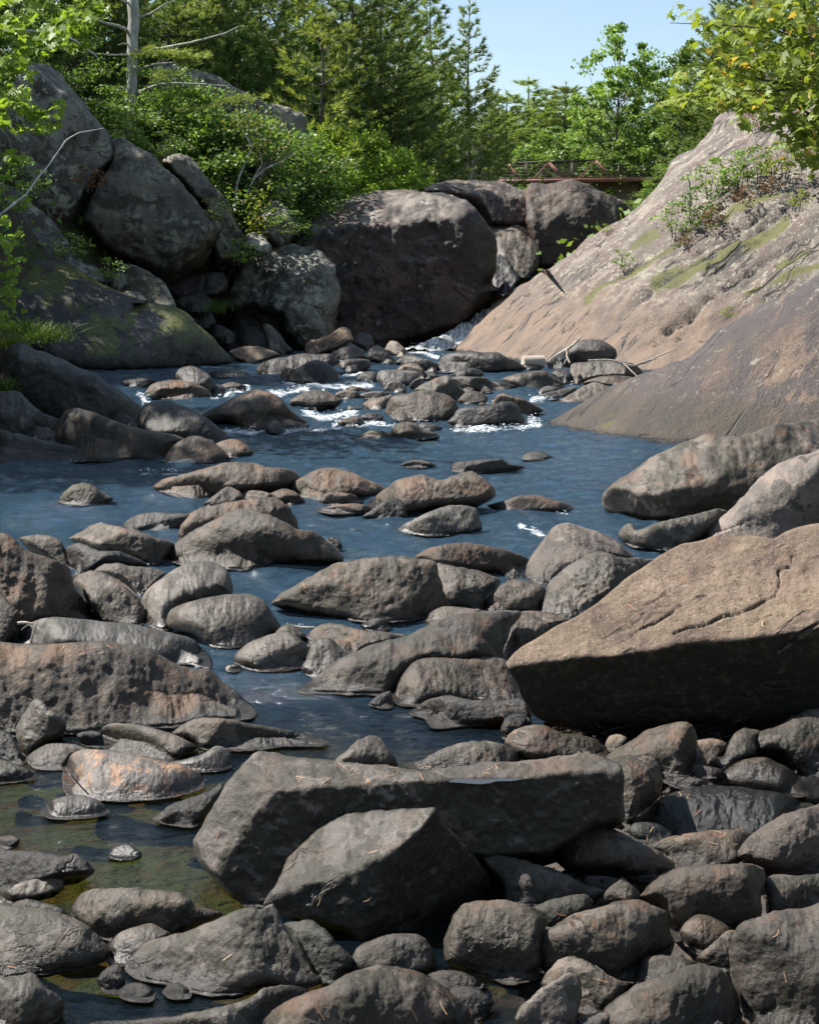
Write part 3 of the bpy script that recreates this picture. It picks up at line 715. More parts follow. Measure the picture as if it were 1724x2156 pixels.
R_('low grey cobble below the flat faced grey rock', 'grey', 6, '66,462 90,420 150,397 250,405 335,425 260,465 160,485 80,484', group=FG, ang=.15)
R_('blue grey round boulder with dark rings at the tip of the tan slab', 'grey', 6, '378,575 390,510 420,450 480,418 560,420 640,440 680,458 610,500 510,570 450,615 400,618', group=FG, ang=.1)
R_('large brown whaleback boulder sloping into the central pool', 'gbrown', 5, '1260,755 1330,690 1420,620 1480,590 1600,550 1724,520 1840,455 1950,425 2050,420 2190,425 2150,490 2120,570 2110,640 1980,660 1800,670 1700,720 1660,765 1560,772 1400,768', group=FG, ang=.3)
R_('grey blotched boulder in front of the whaleback', 'grey', 6, '-75,800 -60,730 -30,680 30,625 120,610 220,615 300,605 405,622 435,690 475,785 380,800 250,800 150,790 60,810 0,820', group=FG, ang=.3)
R_('low rock with a dark scooped face under the tip of the tan slab', 'dark', 6, '-5,850 60,800 110,780 180,775 260,790 380,795 460,785 500,800 515,860 485,885 380,885 250,900 100,913 60,873',
   facets=[(200, 830, 0, -.1, -.3, .95), (200, 835, 0, .1, -.97, .1)], k=6, group=FG, wr=12)
R_('small dark stone under the front overhang of the tan slab', 'dark', 6, '382,925 400,870 440,850 490,855 515,895 485,935 430,965 390,955', group=FG, ang=.3)
R_('angular grey rock in front of the tan slab overhang', 'gbrown', 6, '398,968 440,920 490,900 560,895 640,930 730,940 790,960 832,1000 825,1055 780,1070 700,1055 600,1045 500,1045 430,1005', group=FG, ang=.45)
R_('small round tan stone under the tan slab', 'slab', 6, '822,982 840,945 880,935 917,955 907,988 860,1011 830,1003', group=FG, ang=.15)
R_('flat grey rock at the water left of the angular grey rock', 'gbrown', 6, '-30,1065 60,1040 130,1000 220,970 320,965 400,980 470,1020 510,1050 400,1075 250,1090 100,1100', group=FG, ang=.3)
R_('triangular grey stone rising from the pool behind the long block', 'plain', 5, '1390,1065 1440,1020 1500,965 1560,940 1600,950 1640,1000 1675,1068 1600,1100 1450,1105', group=FG, ang=.5)
R_('smooth fat boulder standing in the narrow channel', 'plain', 5, '983,632 1000,590 1050,550 1120,520 1200,505 1260,530 1302,580 1297,642 1220,668 1100,673 1030,658', group=MID, ang=.2)
R_('small round stone behind the smooth fat boulder in the channel', 'plain', 5, '1158,512 1190,480 1230,473 1270,500 1290,530 1240,565 1180,535', group=MID, ang=.15)
R_('olive topped flat boulder beside the channel', 'gbrown', 5, '1268,548 1310,500 1370,468 1440,475 1520,495 1620,505 1712,522 1660,555 1560,575 1480,605 1400,605 1320,575', group=MID, ang=.35)
R_('small pale stone lying on the water side of the olive topped boulder', 'plain', 5, '1515,482 1560,452 1620,450 1642,480 1622,503 1560,500', group=MID, ang=.2)
R_('pale grey leaning stone at the left end of the whaleback', 'plain', 5, '1265,664 1290,620 1310,560 1350,530 1400,535 1440,580 1475,602 1445,650 1380,700 1315,698', group=MID, ang=.4)
R_('little dark stone in front of the blotched boulder in the pool', 'dark', 5, '1553,812 1580,780 1620,757 1645,755 1657,822 1610,830', group=MID, ang=.4)
R_('tiny wet pebble in the narrow channel beside white froth', 'plain', 5, '943,655 965,638 1000,640 1022,660 1000,675 960,673', group=MID, ang=.1)
# ------------------------------------------------------------------ middle left
R_('smooth grey cobble with a crack under its right half', 'plain', 5, '701,475 715,420 760,390 850,365 950,348 1050,345 1110,370 1150,430 1185,492 1150,525 1100,555 1000,574 900,570 860,548 800,512 730,502', group=MID, ang=.2)
R_('smooth oblong boulder tilted up to the right', 'plain', 5, '593,432 592,380 620,330 680,280 750,235 820,210 900,210 950,235 974,280 978,345 920,370 830,400 770,420 740,440 730,490 690,500 650,494 615,468', group=MID, ang=.05, cuts=0)
R_('pitted dark boulder left of the tilted oblong boulder', 'gbrown', 5, '308,292 350,255 410,250 460,265 530,300 580,350 603,400 605,475 520,480 430,464 400,434 350,365', group=MID, ang=.5)
R_('layered rock behind the tilted oblong boulder', 'gbrown', 5, '395,255 440,220 500,215 560,230 640,235 702,260 670,310 615,355 580,365 520,300', group=MID, ang=.5)
R_('angular brown boulder with a black right end on the left shore', 'gbrown', 5, '293,112 330,90 380,60 430,43 490,60 560,75 620,95 690,115 737,135 702,205 630,222 560,190 480,165 400,155 330,128',
   facets=[(500, 120, 0, -.15, -.38, .9), (560, 130, 0, .5, -.86, .05), (400, 130, 5, -.3, -.9, .2)], k=6, ang=.6, group=MID, wr=14)
R_('dark rock under the angular brown boulder on the left shore', 'dark', 5, '262,195 280,150 330,130 420,160 500,165 560,185 628,227 560,237 440,225 380,258 310,278 285,235', group=MID, ang=.5)
R_('tan blocky rock behind the big black fronted boulder', 'gbrown', 5, '80,112 140,98 210,100 260,120 278,170 304,240 240,225 160,175', group=MID, ang=.5)
R_('big boulder with a lit crest and a black front at the left edge', 'brown', 5, '-60,95 20,95 70,120 120,165 200,190 270,210 300,255 312,300 362,380 413,452 380,475 250,455 150,465 90,525 -60,510',
   facets=[(100, 200, 0, -.1, -.25, .96), (100, 205, 0, .12, -.98, -.2), (300, 320, 10, .6, -.8, .0)], k=6, ang=.7, group=MID, wr=12)
R_('dark boulder cut off by the left edge below the black fronted one', 'brown', 5, '-60,330 10,345 50,390 90,430 72,482 60,532 20,575 -60,590', group=MID, ang=.4)
R_('long smooth low boulder with two pits on the left', 'plain', 5, '15,562 70,510 140,460 230,443 330,450 430,460 560,470 680,500 800,530 860,580 888,620 887,658 820,645 700,640 560,630 400,610 200,590 60,585', group=MID, ang=.1, cuts=0)
R_('huge brown boulder with an orange needle covered top at the left edge', 'brown', 5, '-60,560 80,560 250,550 400,545 560,560 640,580 720,620 800,650 880,660 940,710 1010,770 1070,820 1087,852 1050,878 900,880 760,908 650,914 500,905 430,924 300,935 150,940 60,950 -60,940', group=MID, ang=.3, N=7000, cuts=3, wr=34, k=24,
   facets=[(300, 620, 0, .0, -.28, .95), (400, 700, 0, .05, -.88, .45), (850, 720, 0, .45, -.75, .45)])
R_('upright stone with a lit left face in front of the huge brown boulder', 'plain', 'E', '138,460 200,350 260,260 310,225 370,240 420,310 500,350 550,400 562,470 525,540 400,590 330,650 250,700 215,715 175,640 145,550',
   facets=[(300, 440, 0, -.72, -.5, .48), (300, 440, 0, .6, -.8, .0)], k=10, ang=.6, group=FG, wr=16, cuts=3)
R_('small dark stone in the shade under the huge brown boulder', 'dark', 'E', '645,522 700,495 780,488 850,505 875,570 880,630 800,632 700,615 668,572', group=FG, ang=.4)
R_('grey boulder sloping right in front of the huge brown boulder', 'grey', 'E', '853,480 900,435 980,422 1080,425 1200,440 1320,470 1440,510 1560,560 1655,622 1610,668 1480,728 1400,752 1250,730 1000,700 880,680 875,560', group=FG, ang=.2)
R_('long tapering rock pointing right into the pool', 'grey', 5, '720,935 780,890 850,865 950,870 1050,890 1200,915 1300,940 1392,966 1360,987 1200,989 1100,1004 980,1009 880,1005 840,990 790,955', group=MID, ang=.5)
R_('pale flat cobble under the long tapering rock', 'plain', 5, '710,1053 780,1040 850,1020 910,985 950,995 980,1030 975,1078 900,1095 780,1090', group=FG, ang=.2)
R_('dark rock at the left edge in front of the huge brown boulder', 'dark', 5, '-60,910 20,920 60,950 80,1000 114,1042 100,1065 40,1058 -60,1050', group=FG, ang=.5)
R_('grey cobble left of the orange scaled boulder', 'grey', 'E', '210,725 260,680 320,640 400,600 500,592 620,597 700,625 770,650 660,700 580,760 550,815 420,822 290,805', group=FG, ang=.2)
R_('dark mossy stone at the left edge by the brown water', 'olive', 'E', '-120,740 0,728 80,745 180,785 260,820 304,882 240,910 100,926 -120,940', group=FG, ang=.3)
R_('broad olive grey boulder with pock marks in midstream', 'gbrown', 5, '716,205 725,150 780,100 850,60 930,20 1000,-15 1080,-10 1160,25 1260,70 1340,90 1400,140 1448,190 1440,208 1350,218 1200,219 1050,244 960,244 900,232 800,230',
   facets=[(1000, 60, 0, -.25, -.42, .87), (1080, 110, 0, .12, -.92, .38), (1300, 120, 10, .5, -.7, .5), (760, 160, 0, -.7, -.6, .4)], k=14, group=MID, wr=26)
R_('brown boulder with a black right end behind the broad olive grey one', 'brown', 3, '800,1085 850,1060 950,1040 1060,1020 1150,1015 1200,1040 1240,1090 1258,1150 1240,1190 1100,1200 1000,1200 900,1200 780,1200 745,1195 760,1140',
   facets=[(1060, 1060, 0, -.1, -.35, .93), (1060, 1070, 0, .3, -.94, .15)], k=7, group=MID, wr=14)
R_('angular dark stone with a pale top behind midstream boulders', 'gbrown', 3, '830,1065 900,1010 960,968 1000,985 1035,1020 1005,1050 900,1070', group=MID, ang=.7)
R_('low dark rock at the water behind the left shore boulders', 'dark', 5, '515,52 570,15 640,0 740,5 830,10 790,55 720,85 620,85 540,74', group=MID, ang=.3)
R_('little pointed stone at the right tip of the broad olive grey boulder', 'dark', 5, '1360,122 1400,105 1430,120 1444,155 1410,160', group=MID, ang=.6)
R_('mossy green rock alone in the stream at the left', 'wetmoss', 3, '246,1037 270,995 310,965 360,955 400,970 440,1000 482,1024 420,1048 320,1053', group=MID, ang=.4)
R_('long orange brown rock with a saddle in midstream', 'brown', 3, '643,972 700,935 800,910 900,885 950,868 1050,870 1150,890 1230,900 1275,940 1255,965 1180,985 1100,990 1000,998 900,1014 800,1028 730,1013 680,993', group=MID, ang=.3)
R_('orange brown peaked boulder right of the saddle rock', 'brown', 3, '1208,985 1260,940 1330,900 1400,890 1470,905 1560,945 1640,980 1663,991 1640,1011 1540,1015 1480,1015 1350,1034 1270,1025 1240,1010', group=MID, ang=.4)
R_('small rounded orange topped stone below the peaked boulder', 'brown', 3, '1350,1043 1370,1000 1420,992 1490,1005 1528,1032 1480,1048 1420,1053', group=MID, ang=.2)
R_('flat reddish stone awash under the rounded orange topped stone', 'brown', 3, '1330,1072 1400,1050 1500,1042 1564,1056 1540,1080 1400,1088', group=MID, ang=.2)
R_('small tan stone under the saddle rock', 'gbrown', 3, '1000,1003 1040,985 1110,990 1155,1007 1130,1030 1040,1035', group=MID, ang=.4)
R_('small reddish stone left of the peaked boulder', 'brown', 3, '1138,1003 1190,980 1240,990 1284,1032 1250,1055 1200,1055', group=MID, ang=.4)
R_('flat brown boulder with a dark hump at its right end in midstream', 'brown', 4, '-180,1045 -100,980 -60,945 0,930 60,920 130,945 200,920 260,906 310,930 350,975 360,1012 300,1043 200,1053 100,1058 0,1080 -80,1092 -160,1078',
   facets=[(60, 990, 0, -.15, -.36, .92), (100, 1020, 0, -.05, -.95, .3), (300, 980, 0, .7, -.7, .1)], k=9, group=MID, wr=18)
R_('grey squat stone in the water below the brown flat boulder', 'plain', 6, '-65,82 -20,50 60,10 150,-25 220,-30 280,-15 300,40 305,77 200,98 80,103 0,93', group=MID, ang=.45)
R_('dark grey rock beside the squat stone in the water', 'dark', 5, '1525,22 1580,-20 1640,-60 1690,-50 1715,10 1695,32 1600,38', group=MID, ang=.5)
R_('low mossy rock awash right of midstream', 'brown', 4, '326,1052 400,1030 460,1008 540,1008 620,1030 694,1057 640,1073 540,1078 400,1081', group=MID, ang=.3)
R_('black angular rock alone in smooth water', 'dark', 4, '170,902 190,870 260,860 350,855 385,852 420,875 483,886 430,902 320,912 220,918', group=MID, ang=.7)
R_('small dark hump in smooth water near the right slope', 'dark', 4, '466,852 500,825 540,818 580,835 610,848 560,860 500,861', group=MID, ang=.2)
R_('small flat black rock in smooth water at the centre', 'dark', 4, '-42,883 0,860 50,858 113,881 60,894 0,892', group=MID, ang=.3)
R_('tiny black stone breaking the smooth water', 'dark', 3, '1586,834 1615,820 1638,833 1610,840', group=MID, ang=.3)
R_('tan topped round boulder at the tip of the left bank', 'brown', 3, '672,863 700,830 740,790 790,762 840,758 900,785 965,842 950,860 860,872 760,872', group=BNK, ang=.15)
R_('round brown stone at the water right of the tan topped boulder', 'brown', 3, '900,800 960,772 1020,775 1060,810 1073,836 1020,848 950,850', group=BNK, ang=.2)
R_('dark conical boulder above the tan topped boulder', 'dark', 3, '577,712 590,650 630,615 700,608 770,630 850,670 920,720 967,762 955,784 880,790 800,780 700,775 610,760', group=BNK, ang=.25, split=.6)
R_('long low brown boulder lying along the left bank', 'brown', 3, '230,765 250,690 280,650 330,640 400,660 500,700 600,730 700,745 780,772 745,805 680,855 550,860 400,865 290,835', group=BNK, ang=.2, split=.5)
R_('low dark rock at the left edge in the water', 'dark', 3, '-60,730 60,745 200,780 320,805 380,820 394,862 200,870 -60,870', group=BNK, ang=.25)
R_('dark boulder at the left edge under the grassy one', 'dark', 3, '-60,590 40,570 90,575 150,640 200,670 255,692 250,770 100,780 -60,760', group=BNK, ang=.3)
R_('big dark boulder with a tan pitted crown below the ferns', 'dark', 3, '-60,420 40,370 100,365 170,400 260,430 330,470 430,520 520,580 580,620 608,652 585,730 500,725 400,720 300,715 200,710 140,700 60,650 -60,620', group=BNK, ang=.4, split=.6)
# ------------------------------------------------------------------ rapids
R_('dark hump at the left end of the rapids', 'dark', 3, '738,505 760,475 810,463 860,485 890,510 897,575 850,592 780,575', group=RAP, ang=.3)
R_('brown flat boulder at the left end of the rapids', 'brown', 3, '612,575 650,535 720,522 800,530 870,560 892,592 820,603 700,604 640,594', group=RAP, ang=.3)
R_('little wedge between the dark hump and the rapids', 'dark', 3, '888,562 915,540 952,560 946,584 900,588', group=RAP, ang=.4)
R_('flat brown stone awash left in the rapids', 'brown', 3, '926,548 980,530 1043,550 1030,562 960,564', group=RAP, ang=.3)
R_('low dark ledge by the left bank pool', 'dark', 3, '510,530 580,512 655,522 620,551 540,554', group=RAP, ang=.3)
R_('thin dark ledge at the tip of the mossy slab', 'dark', 3, '875,494 940,475 1045,490 1048,510 900,510', group=RAP, ang=.3)
R_('pointed dark stone leaning under the cliff boulder', 'dark', 3, '930,375 960,320 1000,270 1030,243 1070,250 1090,255 1110,300 1142,372 1140,400 1080,395 960,400',
   facets=[(1050, 330, 0, -.55, -.75, .2), (1050, 330, 0, .6, -.75, .15)], k=6, ang=.6, group=RAP, wr=10)
R_('sunlit white grey shard right of the pointed dark stone', 'pink', 3, '1103,292 1130,285 1180,330 1210,370 1234,402 1190,416 1135,400 1118,350', facets=[(1150, 350, 0, -.1, -.5, .85), (1160, 385, 0, .2, -.95, -.1)], group=RAP, ang=.6, wr=6)
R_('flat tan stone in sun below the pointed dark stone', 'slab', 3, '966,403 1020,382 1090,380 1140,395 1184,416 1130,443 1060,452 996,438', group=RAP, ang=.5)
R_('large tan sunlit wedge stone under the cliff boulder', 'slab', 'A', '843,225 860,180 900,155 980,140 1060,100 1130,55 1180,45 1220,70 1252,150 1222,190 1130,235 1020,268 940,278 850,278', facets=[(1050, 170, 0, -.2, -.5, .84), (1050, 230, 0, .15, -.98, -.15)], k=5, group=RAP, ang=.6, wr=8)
R_('round pale stone beside the tan sunlit wedge', 'pink', 'A', '1248,145 1270,105 1320,88 1390,105 1422,150 1428,205 1380,245 1300,225 1250,190', group=RAP, ang=.1)
R_('pale triangular stone in front of the round pale one', 'pink', 'A', '1065,262 1130,230 1190,200 1230,175 1290,215 1350,240 1335,280 1364,302 1220,324 1118,322', group=RAP, ang=.7)
R_('grey peaked stone near the waterfall pool', 'plain', 'A', '1355,295 1380,230 1440,195 1500,220 1560,280 1604,322 1592,350 1500,350 1400,325', group=RAP, ang=.6)
R_('crumbly stone with a pale crown near the waterfall pool', 'pink', 'A', '1512,235 1560,160 1620,165 1660,200 1700,240 1692,295 1620,295 1555,265', group=RAP, ang=.7)
R_('small dark stone at the waterfall pool', 'dark', 'A', '1600,350 1680,280 1760,270 1830,330 1800,370 1680,365', group=RAP, ang=.4)
R_('tan capped stone in the middle of the rapids', 'slab', 'A', '1620,405 1680,360 1760,350 1820,380 1800,425 1680,420', group=RAP, ang=.4)
R_('long black ledge behind the black boulder of the rapids', 'dark', 'A', '437,425 450,380 500,335 600,305 700,290 820,265 940,275 1050,268 1110,300 1140,345 1050,370 900,420 750,440 640,450 540,448', group=RAP, ang=.3, split=.8)
R_('dark stone at the right end of the long black ledge', 'dark', 'A', '1100,345 1200,315 1330,310 1392,330 1394,385 1300,420 1180,420', group=RAP, ang=.3, split=.8)
R_('big black rounded boulder in the left rapids', 'dark', 'A', '648,485 655,410 700,390 760,400 830,360 890,330 950,322 1030,345 1090,390 1128,440 1113,493 950,505 800,505', group=RAP, ang=.3, split=.8)
R_('dark cobble left of the grey block of the rapids', 'dark', 'A', '1272,495 1310,440 1360,420 1430,415 1458,450 1453,508 1350,514', group=RAP, ang=.3)
R_('smooth grey block in the rapids', 'plain', 'A', '1448,485 1460,430 1490,408 1600,405 1724,410 1800,430 1803,505 1724,535 1600,530 1500,545 1475,515', group=RAP, ang=.3)
R_('pair shaped pale stone in front of the smooth grey block', 'plain', 'A', '1510,585 1530,520 1580,490 1640,490 1670,520 1704,562 1682,605 1600,605', group=RAP, ang=.4)
R_('round boulder with a rusty right top in the left rapids', 'brown', 'A', '713,695 730,650 800,610 880,580 980,575 1060,595 1120,630 1164,667 1113,718 1000,724 880,734 780,719', facets=[(950, 640, 0, .1, -.35, .93), (900, 660, 0, -.2, -.95, .15)], k=8, group=RAP, ang=.3, wr=14)
R_('low tan stone right of the rusty round boulder', 'gbrown', 'A', '1096,615 1150,580 1230,572 1290,590 1314,642 1230,655 1145,650', group=RAP, ang=.3)
R_('thin brown stone behind the low tan one', 'brown', 'A', '1185,565 1240,540 1320,555 1399,582 1360,605 1280,602', group=RAP, ang=.3)
R_('flat pale stone in the middle rapids', 'pink', 'A', '1305,613 1380,590 1470,585 1560,600 1520,635 1430,655 1340,650', group=RAP, ang=.5)
R_('brown stone behind the large rusty block', 'gbrown', 'A', '1330,695 1380,655 1470,635 1570,615 1595,650 1555,705 1500,745 1400,740 1340,720', group=RAP, ang=.5)
R_('little dark stone in front of the brown rapids stone', 'dark', 'A', '1185,722 1230,705 1345,737 1260,754 1200,745', group=RAP, ang=.4)
R_('large rusty block in the middle of the rapids', 'brown', 'B', '-208,765 -184,680 -144,630 -74,615 0,605 100,575 200,580 300,610 370,650 400,690 415,740 390,795 320,830 150,835 0,837 -120,840 -195,805',
   facets=[(60, 680, 0, -.3, -.5, .8), (60, 760, 0, -.15, -.95, .35), (360, 720, 0, .75, -.65, .0)], k=12, group=RAP, ang=.4, wr=18)
R_('broad dark brown boulder at the left of the rapids', 'brown', 'A', '-40,775 60,730 150,690 250,640 340,600 400,570 470,570 560,595 620,630 670,680 700,720 760,770 830,820 864,852 840,885 700,895 560,890 400,895 260,885 220,845 100,845 -20,835', group=RAP, ang=.3, split=.6)
R_('small grey stone with a dark right side before the broad brown boulder', 'plain', 'A', '507,925 530,870 580,830 620,840 640,880 655,918 600,934 540,932', group=RAP, ang=.6)
R_('mossy stone ringed by white water', 'wetmoss', 'A', '1115,855 1180,815 1260,797 1320,810 1349,852 1290,884 1180,884', group=RAP, ang=.3)
R_('wet black ledge under a thin spill of water', 'dark', 'A', '1305,795 1380,768 1460,770 1504,802 1494,834 1400,840 1340,826', group=RAP, ang=.5)
R_('low mossy rock with a brown hump below the rapids', 'wetmoss', 'A', '1222,984 1320,950 1400,915 1480,920 1560,930 1600,870 1660,845 1724,840 1790,860 1830,910 1960,940 1976,962 1900,984 1724,994 1500,999 1330,995', group=RAP, ang=.3)
R_('small black stone right of the low mossy rock', 'dark', 'B', '62,884 110,852 170,860 230,870 279,897 200,919 120,916', group=RAP, ang=.4)
R_('long black whaleback rock below the waterfall', 'dark', 'B', '232,425 240,350 270,290 320,265 420,255 540,247 620,258 740,255 800,290 900,330 973,382 968,408 850,420 740,430 620,430 480,435 350,430', group=RAP, ang=.25, split=.8)
R_('black tail rock at the white log', 'dark', 'B', '950,355 1040,365 1114,372 1109,400 980,407', group=RAP, ang=.3)
R_('black ledge left of the black whaleback rock', 'dark', 'B', '-64,305 0,275 60,285 150,320 230,350 238,425 140,425 40,390 -64,390', group=RAP, ang=.3, split=.8)
R_('block with a tan cap left of the black whaleback', 'gbrown', 'B', '-84,425 -60,370 0,350 60,355 110,395 143,442 133,480 40,475 -64,465', group=RAP, ang=.5)
R_('small black stone by the tan capped block', 'dark', 'B', '130,480 140,425 200,425 248,462 205,480', group=RAP, ang=.3)
R_('pyramid stone in front of the black whaleback', 'dark', 'B', '354,455 400,410 470,388 540,390 610,411 621,452 540,466 440,469', group=RAP, ang=.6)
R_('long flat topped rock in the right rapids', 'gbrown', 'B', '335,485 400,458 520,462 640,470 690,510 708,594 640,600 560,595 500,560 440,550 375,510', group=RAP, ang=.5)
R_('low dark rock between the flat topped rock and the domed one', 'dark', 'B', '685,505 760,500 830,520 899,542 860,580 740,580 695,565', group=RAP, ang=.4)
R_('domed smooth boulder with a flat left skirt in the right rapids', 'gbrown', 'B', '775,485 850,450 960,430 1060,413 1150,415 1180,440 1250,480 1294,512 1284,560 1180,565 1080,575 960,575 880,548 820,528', group=RAP, ang=.15)
R_('dark block between the domed boulder and the grey block', 'dark', 'B', '1190,445 1230,405 1320,400 1355,440 1345,515 1285,515', group=RAP, ang=.4)
R_('small smooth cobble in the right rapids', 'plain', 'B', '1070,605 1110,560 1160,540 1230,545 1266,572 1200,596 1120,615', group=RAP, ang=.1)
R_('low grey stone with a split in the right rapids', 'plain', 'B', '1085,635 1130,600 1230,580 1320,555 1390,548 1409,570 1350,606 1260,655 1140,654', group=RAP, ang=.4)
R_('dark layered boulder beside the right slope', 'gbrown', 'B', '1234,675 1300,640 1380,590 1470,540 1560,505 1640,530 1724,560 1860,590 1760,650 1620,688 1500,695 1350,697', group=RAP, ang=.5)
R_('large square grey block under the driftwood', 'gbrown', 'B', '1351,510 1352,370 1400,345 1500,335 1600,325 1760,330 1880,350 1964,420 1904,470 1724,470 1600,480 1500,500 1440,526', group=RAP, ang=.45, split=.7)
R_('flat brown slab in front of the square grey block', 'brown', 'B', '1450,525 1500,490 1600,460 1724,452 1850,460 1960,490 2004,522 1900,545 1724,550 1560,520', group=RAP, ang=.3)
R_('round tan boulder with a black right end at the driftwood', 'pink', 4, '658,472 660,430 675,390 700,360 760,350 810,355 860,385 879,407 877,445 800,455 720,465', group=RAP, ang=.2, facets=[(760, 400, 0, -.2, -.6, .77), (820, 420, 0, .55, -.83, .0)], wr=14)
R_('dark low rock between the white log and the round tan boulder', 'dark', 4, '570,445 620,410 668,395 668,475 600,475', group=RAP, ang=.3)
R_('crumbly dark rock behind the rusty block', 'gbrown', 'B', '40,575 100,530 170,500 230,470 320,452 370,490 400,530 450,580 464,622 404,672 330,650 270,640 150,640', group=RAP, ang=.7)
R_('small pale rock left of the crumbly dark rock', 'pink', 'B', '-5,548 40,490 80,470 110,490 124,545 60,575', group=RAP, ang=.6)
R_('rusty angular stone in the gap of the rapids', 'brown', 'B', '401,675 440,620 490,585 550,582 620,605 664,642 645,685 580,696 480,702', group=RAP, ang=.5)
R_('little dark cobble above the rusty angular stone', 'dark', 'B', '445,565 500,548 554,572 505,606 460,598', group=RAP, ang=.3)
R_('brown rock with a black right half in the right rapids', 'brown', 'B', '690,700 720,640 750,605 800,600 880,630 960,655 1030,690 1124,742 1113,760 1000,783 950,785 850,760 720,750',
   facets=[(820, 660, 0, -.3, -.45, .84), (930, 680, 0, .55, -.83, -.05)], k=5, group=RAP, ang=.6, wr=8)
R_('row of joined black blocks with white water at their foot', 'dark', 'B', '315,845 370,790 390,750 450,720 560,710 700,700 780,670 880,680 920,720 950,790 989,852 960,866 850,856 700,870 560,885 440,895 370,885',
   facets=[(600, 740, 0, 0, -.3, .95), (600, 745, 0, -.05, -.97, .2)], k=5, group=RAP, ang=.6, wr=10)
R_('tiny stone above the black blocks', 'dark', 'B', '575,700 600,678 635,685 644,712 610,718', group=RAP, ang=.3)
# ------------------------------------------------------------------ left bank
R_('mossy bedrock slab sloping down to the left pool', 'moss', 'P', '-60,440 -20,455 50,520 130,552 200,592 300,630 370,652 430,690 470,730 497,765 478,778 350,782 200,780 120,765 60,735 -60,700',
   facets=[(200, 640, 36.0, .18, -.42, .89), (330, 700, 35.2, .25, -.90, .35), (440, 720, 36.5, .75, -.4, .5)], absd=True, k=30, d=35.5, ang=.2, group=BNK, name='bedrock_slab', cat='bedrock slab', wr=30, N=6000, amp=.04, T=.6)
R_('grey slab of rock above the mossy bedrock slab', 'lichen', 'P', '-60,370 20,390 60,420 110,465 145,510 160,545 205,565 228,595 190,610 130,590 60,560 -60,500', d=37.5, ang=.5, cuts=1, group=BNK, facets=[(60, 480, 0, .5, -.75, .45)], wr=16, k=8)
R_('tall shaded boulder overhanging the left bank behind leaves', 'lichen', 'P', '-60,280 20,190 50,140 90,132 130,150 165,190 200,235 235,280 252,325 247,350 215,374 195,407 165,442 150,467 110,475 60,460 -60,440', d=38.5, ang=.7, cuts=2, amp=.06, group=BNK,
   facets=[(120, 300, 0, .35, -.92, .1), (190, 220, 0, .5, -.2, .85), (180, 370, -10, .2, -.8, -.55)], k=10, wr=20, E=1.2)
R_('huge lichen crusted triangular boulder on the left bank', 'lichen', 'P', '235,298 260,290 300,310 340,345 380,385 420,430 450,460 465,482 442,512 402,547 362,587 340,592 290,562 230,532 200,502 170,462 190,420 215,370 238,350', d=39.5, ang=.7, cuts=2, amp=.055, group=BNK,
   facets=[(330, 430, 0, .22, -.93, .3), (360, 360, 0, .55, -.2, .8), (330, 560, 0, .1, -.85, -.5)], k=10, wr=18, E=1.1, N=5000)
R_('pale lichen boulder leaning behind the huge triangular one', 'lichen', 'P', '340,342 380,325 415,345 445,385 475,425 495,460 513,500 517,540 490,556 460,551 445,520 450,480 425,430', d=41.5, ang=.7, cuts=2, amp=.06, group=BNK,
   facets=[(450, 430, 0, .3, -.9, .3), (470, 400, 0, .6, -.2, .78)], wr=14, k=8)
R_('small pale stone at the foot of the shrubs', 'lichen', 'P', '510,520 520,495 545,488 572,520 562,534 520,534', d=42, ang=.3, group=BNK)
R_('rounded grey boulder under the white stemmed birch', 'lichen', 'P', '543,472 560,430 580,418 605,440 622,477 614,505 592,525 560,510', d=43.5, ang=.3, group=BNK)
R_('sunlit outcrop under the pines behind the dead trunk', 'lichen', 'P', '290,330 300,200 325,140 345,130 400,145 450,160 500,185 560,212 645,245 640,330 560,350 420,350', d=49, ang=.5, cuts=2, amp=.06, group=BNK,
   facets=[(450, 200, 0, .1, -.35, .93), (450, 240, 0, .1, -.9, .4)], wr=20)
R_('dark boulder half hidden by shrubs above the birch', 'lichen', 'P', '425,350 460,338 495,365 505,405 470,416 436,395', d=45, ang=.4, group=BNK)
R_('second dark boulder half hidden by shrubs right of the birch stems', 'lichen', 'P', '535,352 570,336 605,360 615,405 590,424 548,405', d=45.5, ang=.4, group=BNK)
R_('split pale rock resting on the end of the mossy slab', 'lichen', 3, '450,110 490,55 530,32 590,50 650,80 700,120 742,202 737,224 650,222 560,198 490,175', d=37.5, ang=.7, group=BNK)
R_('small rock under the split pale rock', 'lichen', 3, '505,168 540,147 590,155 625,192 560,196', d=36.8, ang=.4, group=BNK)
R_('shadowed flat rock in the crevice under the triangular boulder', 'dark', 3, '690,135 760,90 850,70 940,70 960,130 910,170 760,185', d=41, ang=.5, group=BNK)
R_('dark rock in the crevice beside green ferns', 'dark', 3, '735,195 790,160 850,158 895,190 885,232 780,232', d=40, ang=.5, group=BNK)
R_('dark rock below the crevice ferns', 'dark', 3, '745,240 830,225 890,240 910,288 860,300 790,292', d=39.5, ang=.5, group=BNK)
R_('low dark rock left of the pointed dark stone', 'dark', 3, '850,295 930,290 990,330 985,365 930,365 875,325', d=39.8, ang=.5, group=BNK)
R_('lichen topped grey rock leaning on the dark cliff boulder', 'lichen', 'P', '465,655 490,590 520,550 560,525 620,512 680,532 712,560 718,640 705,700 690,735 640,740 600,710 590,670 540,650 500,665', d=42.6, ang=.65, cuts=2, amp=.07, group=BNK,
   facets=[(600, 570, 0, .0, -.5, .86), (600, 600, 0, .1, -.95, .25), (520, 600, 10, -.5, -.8, .3)], k=9, wr=20, N=4000)
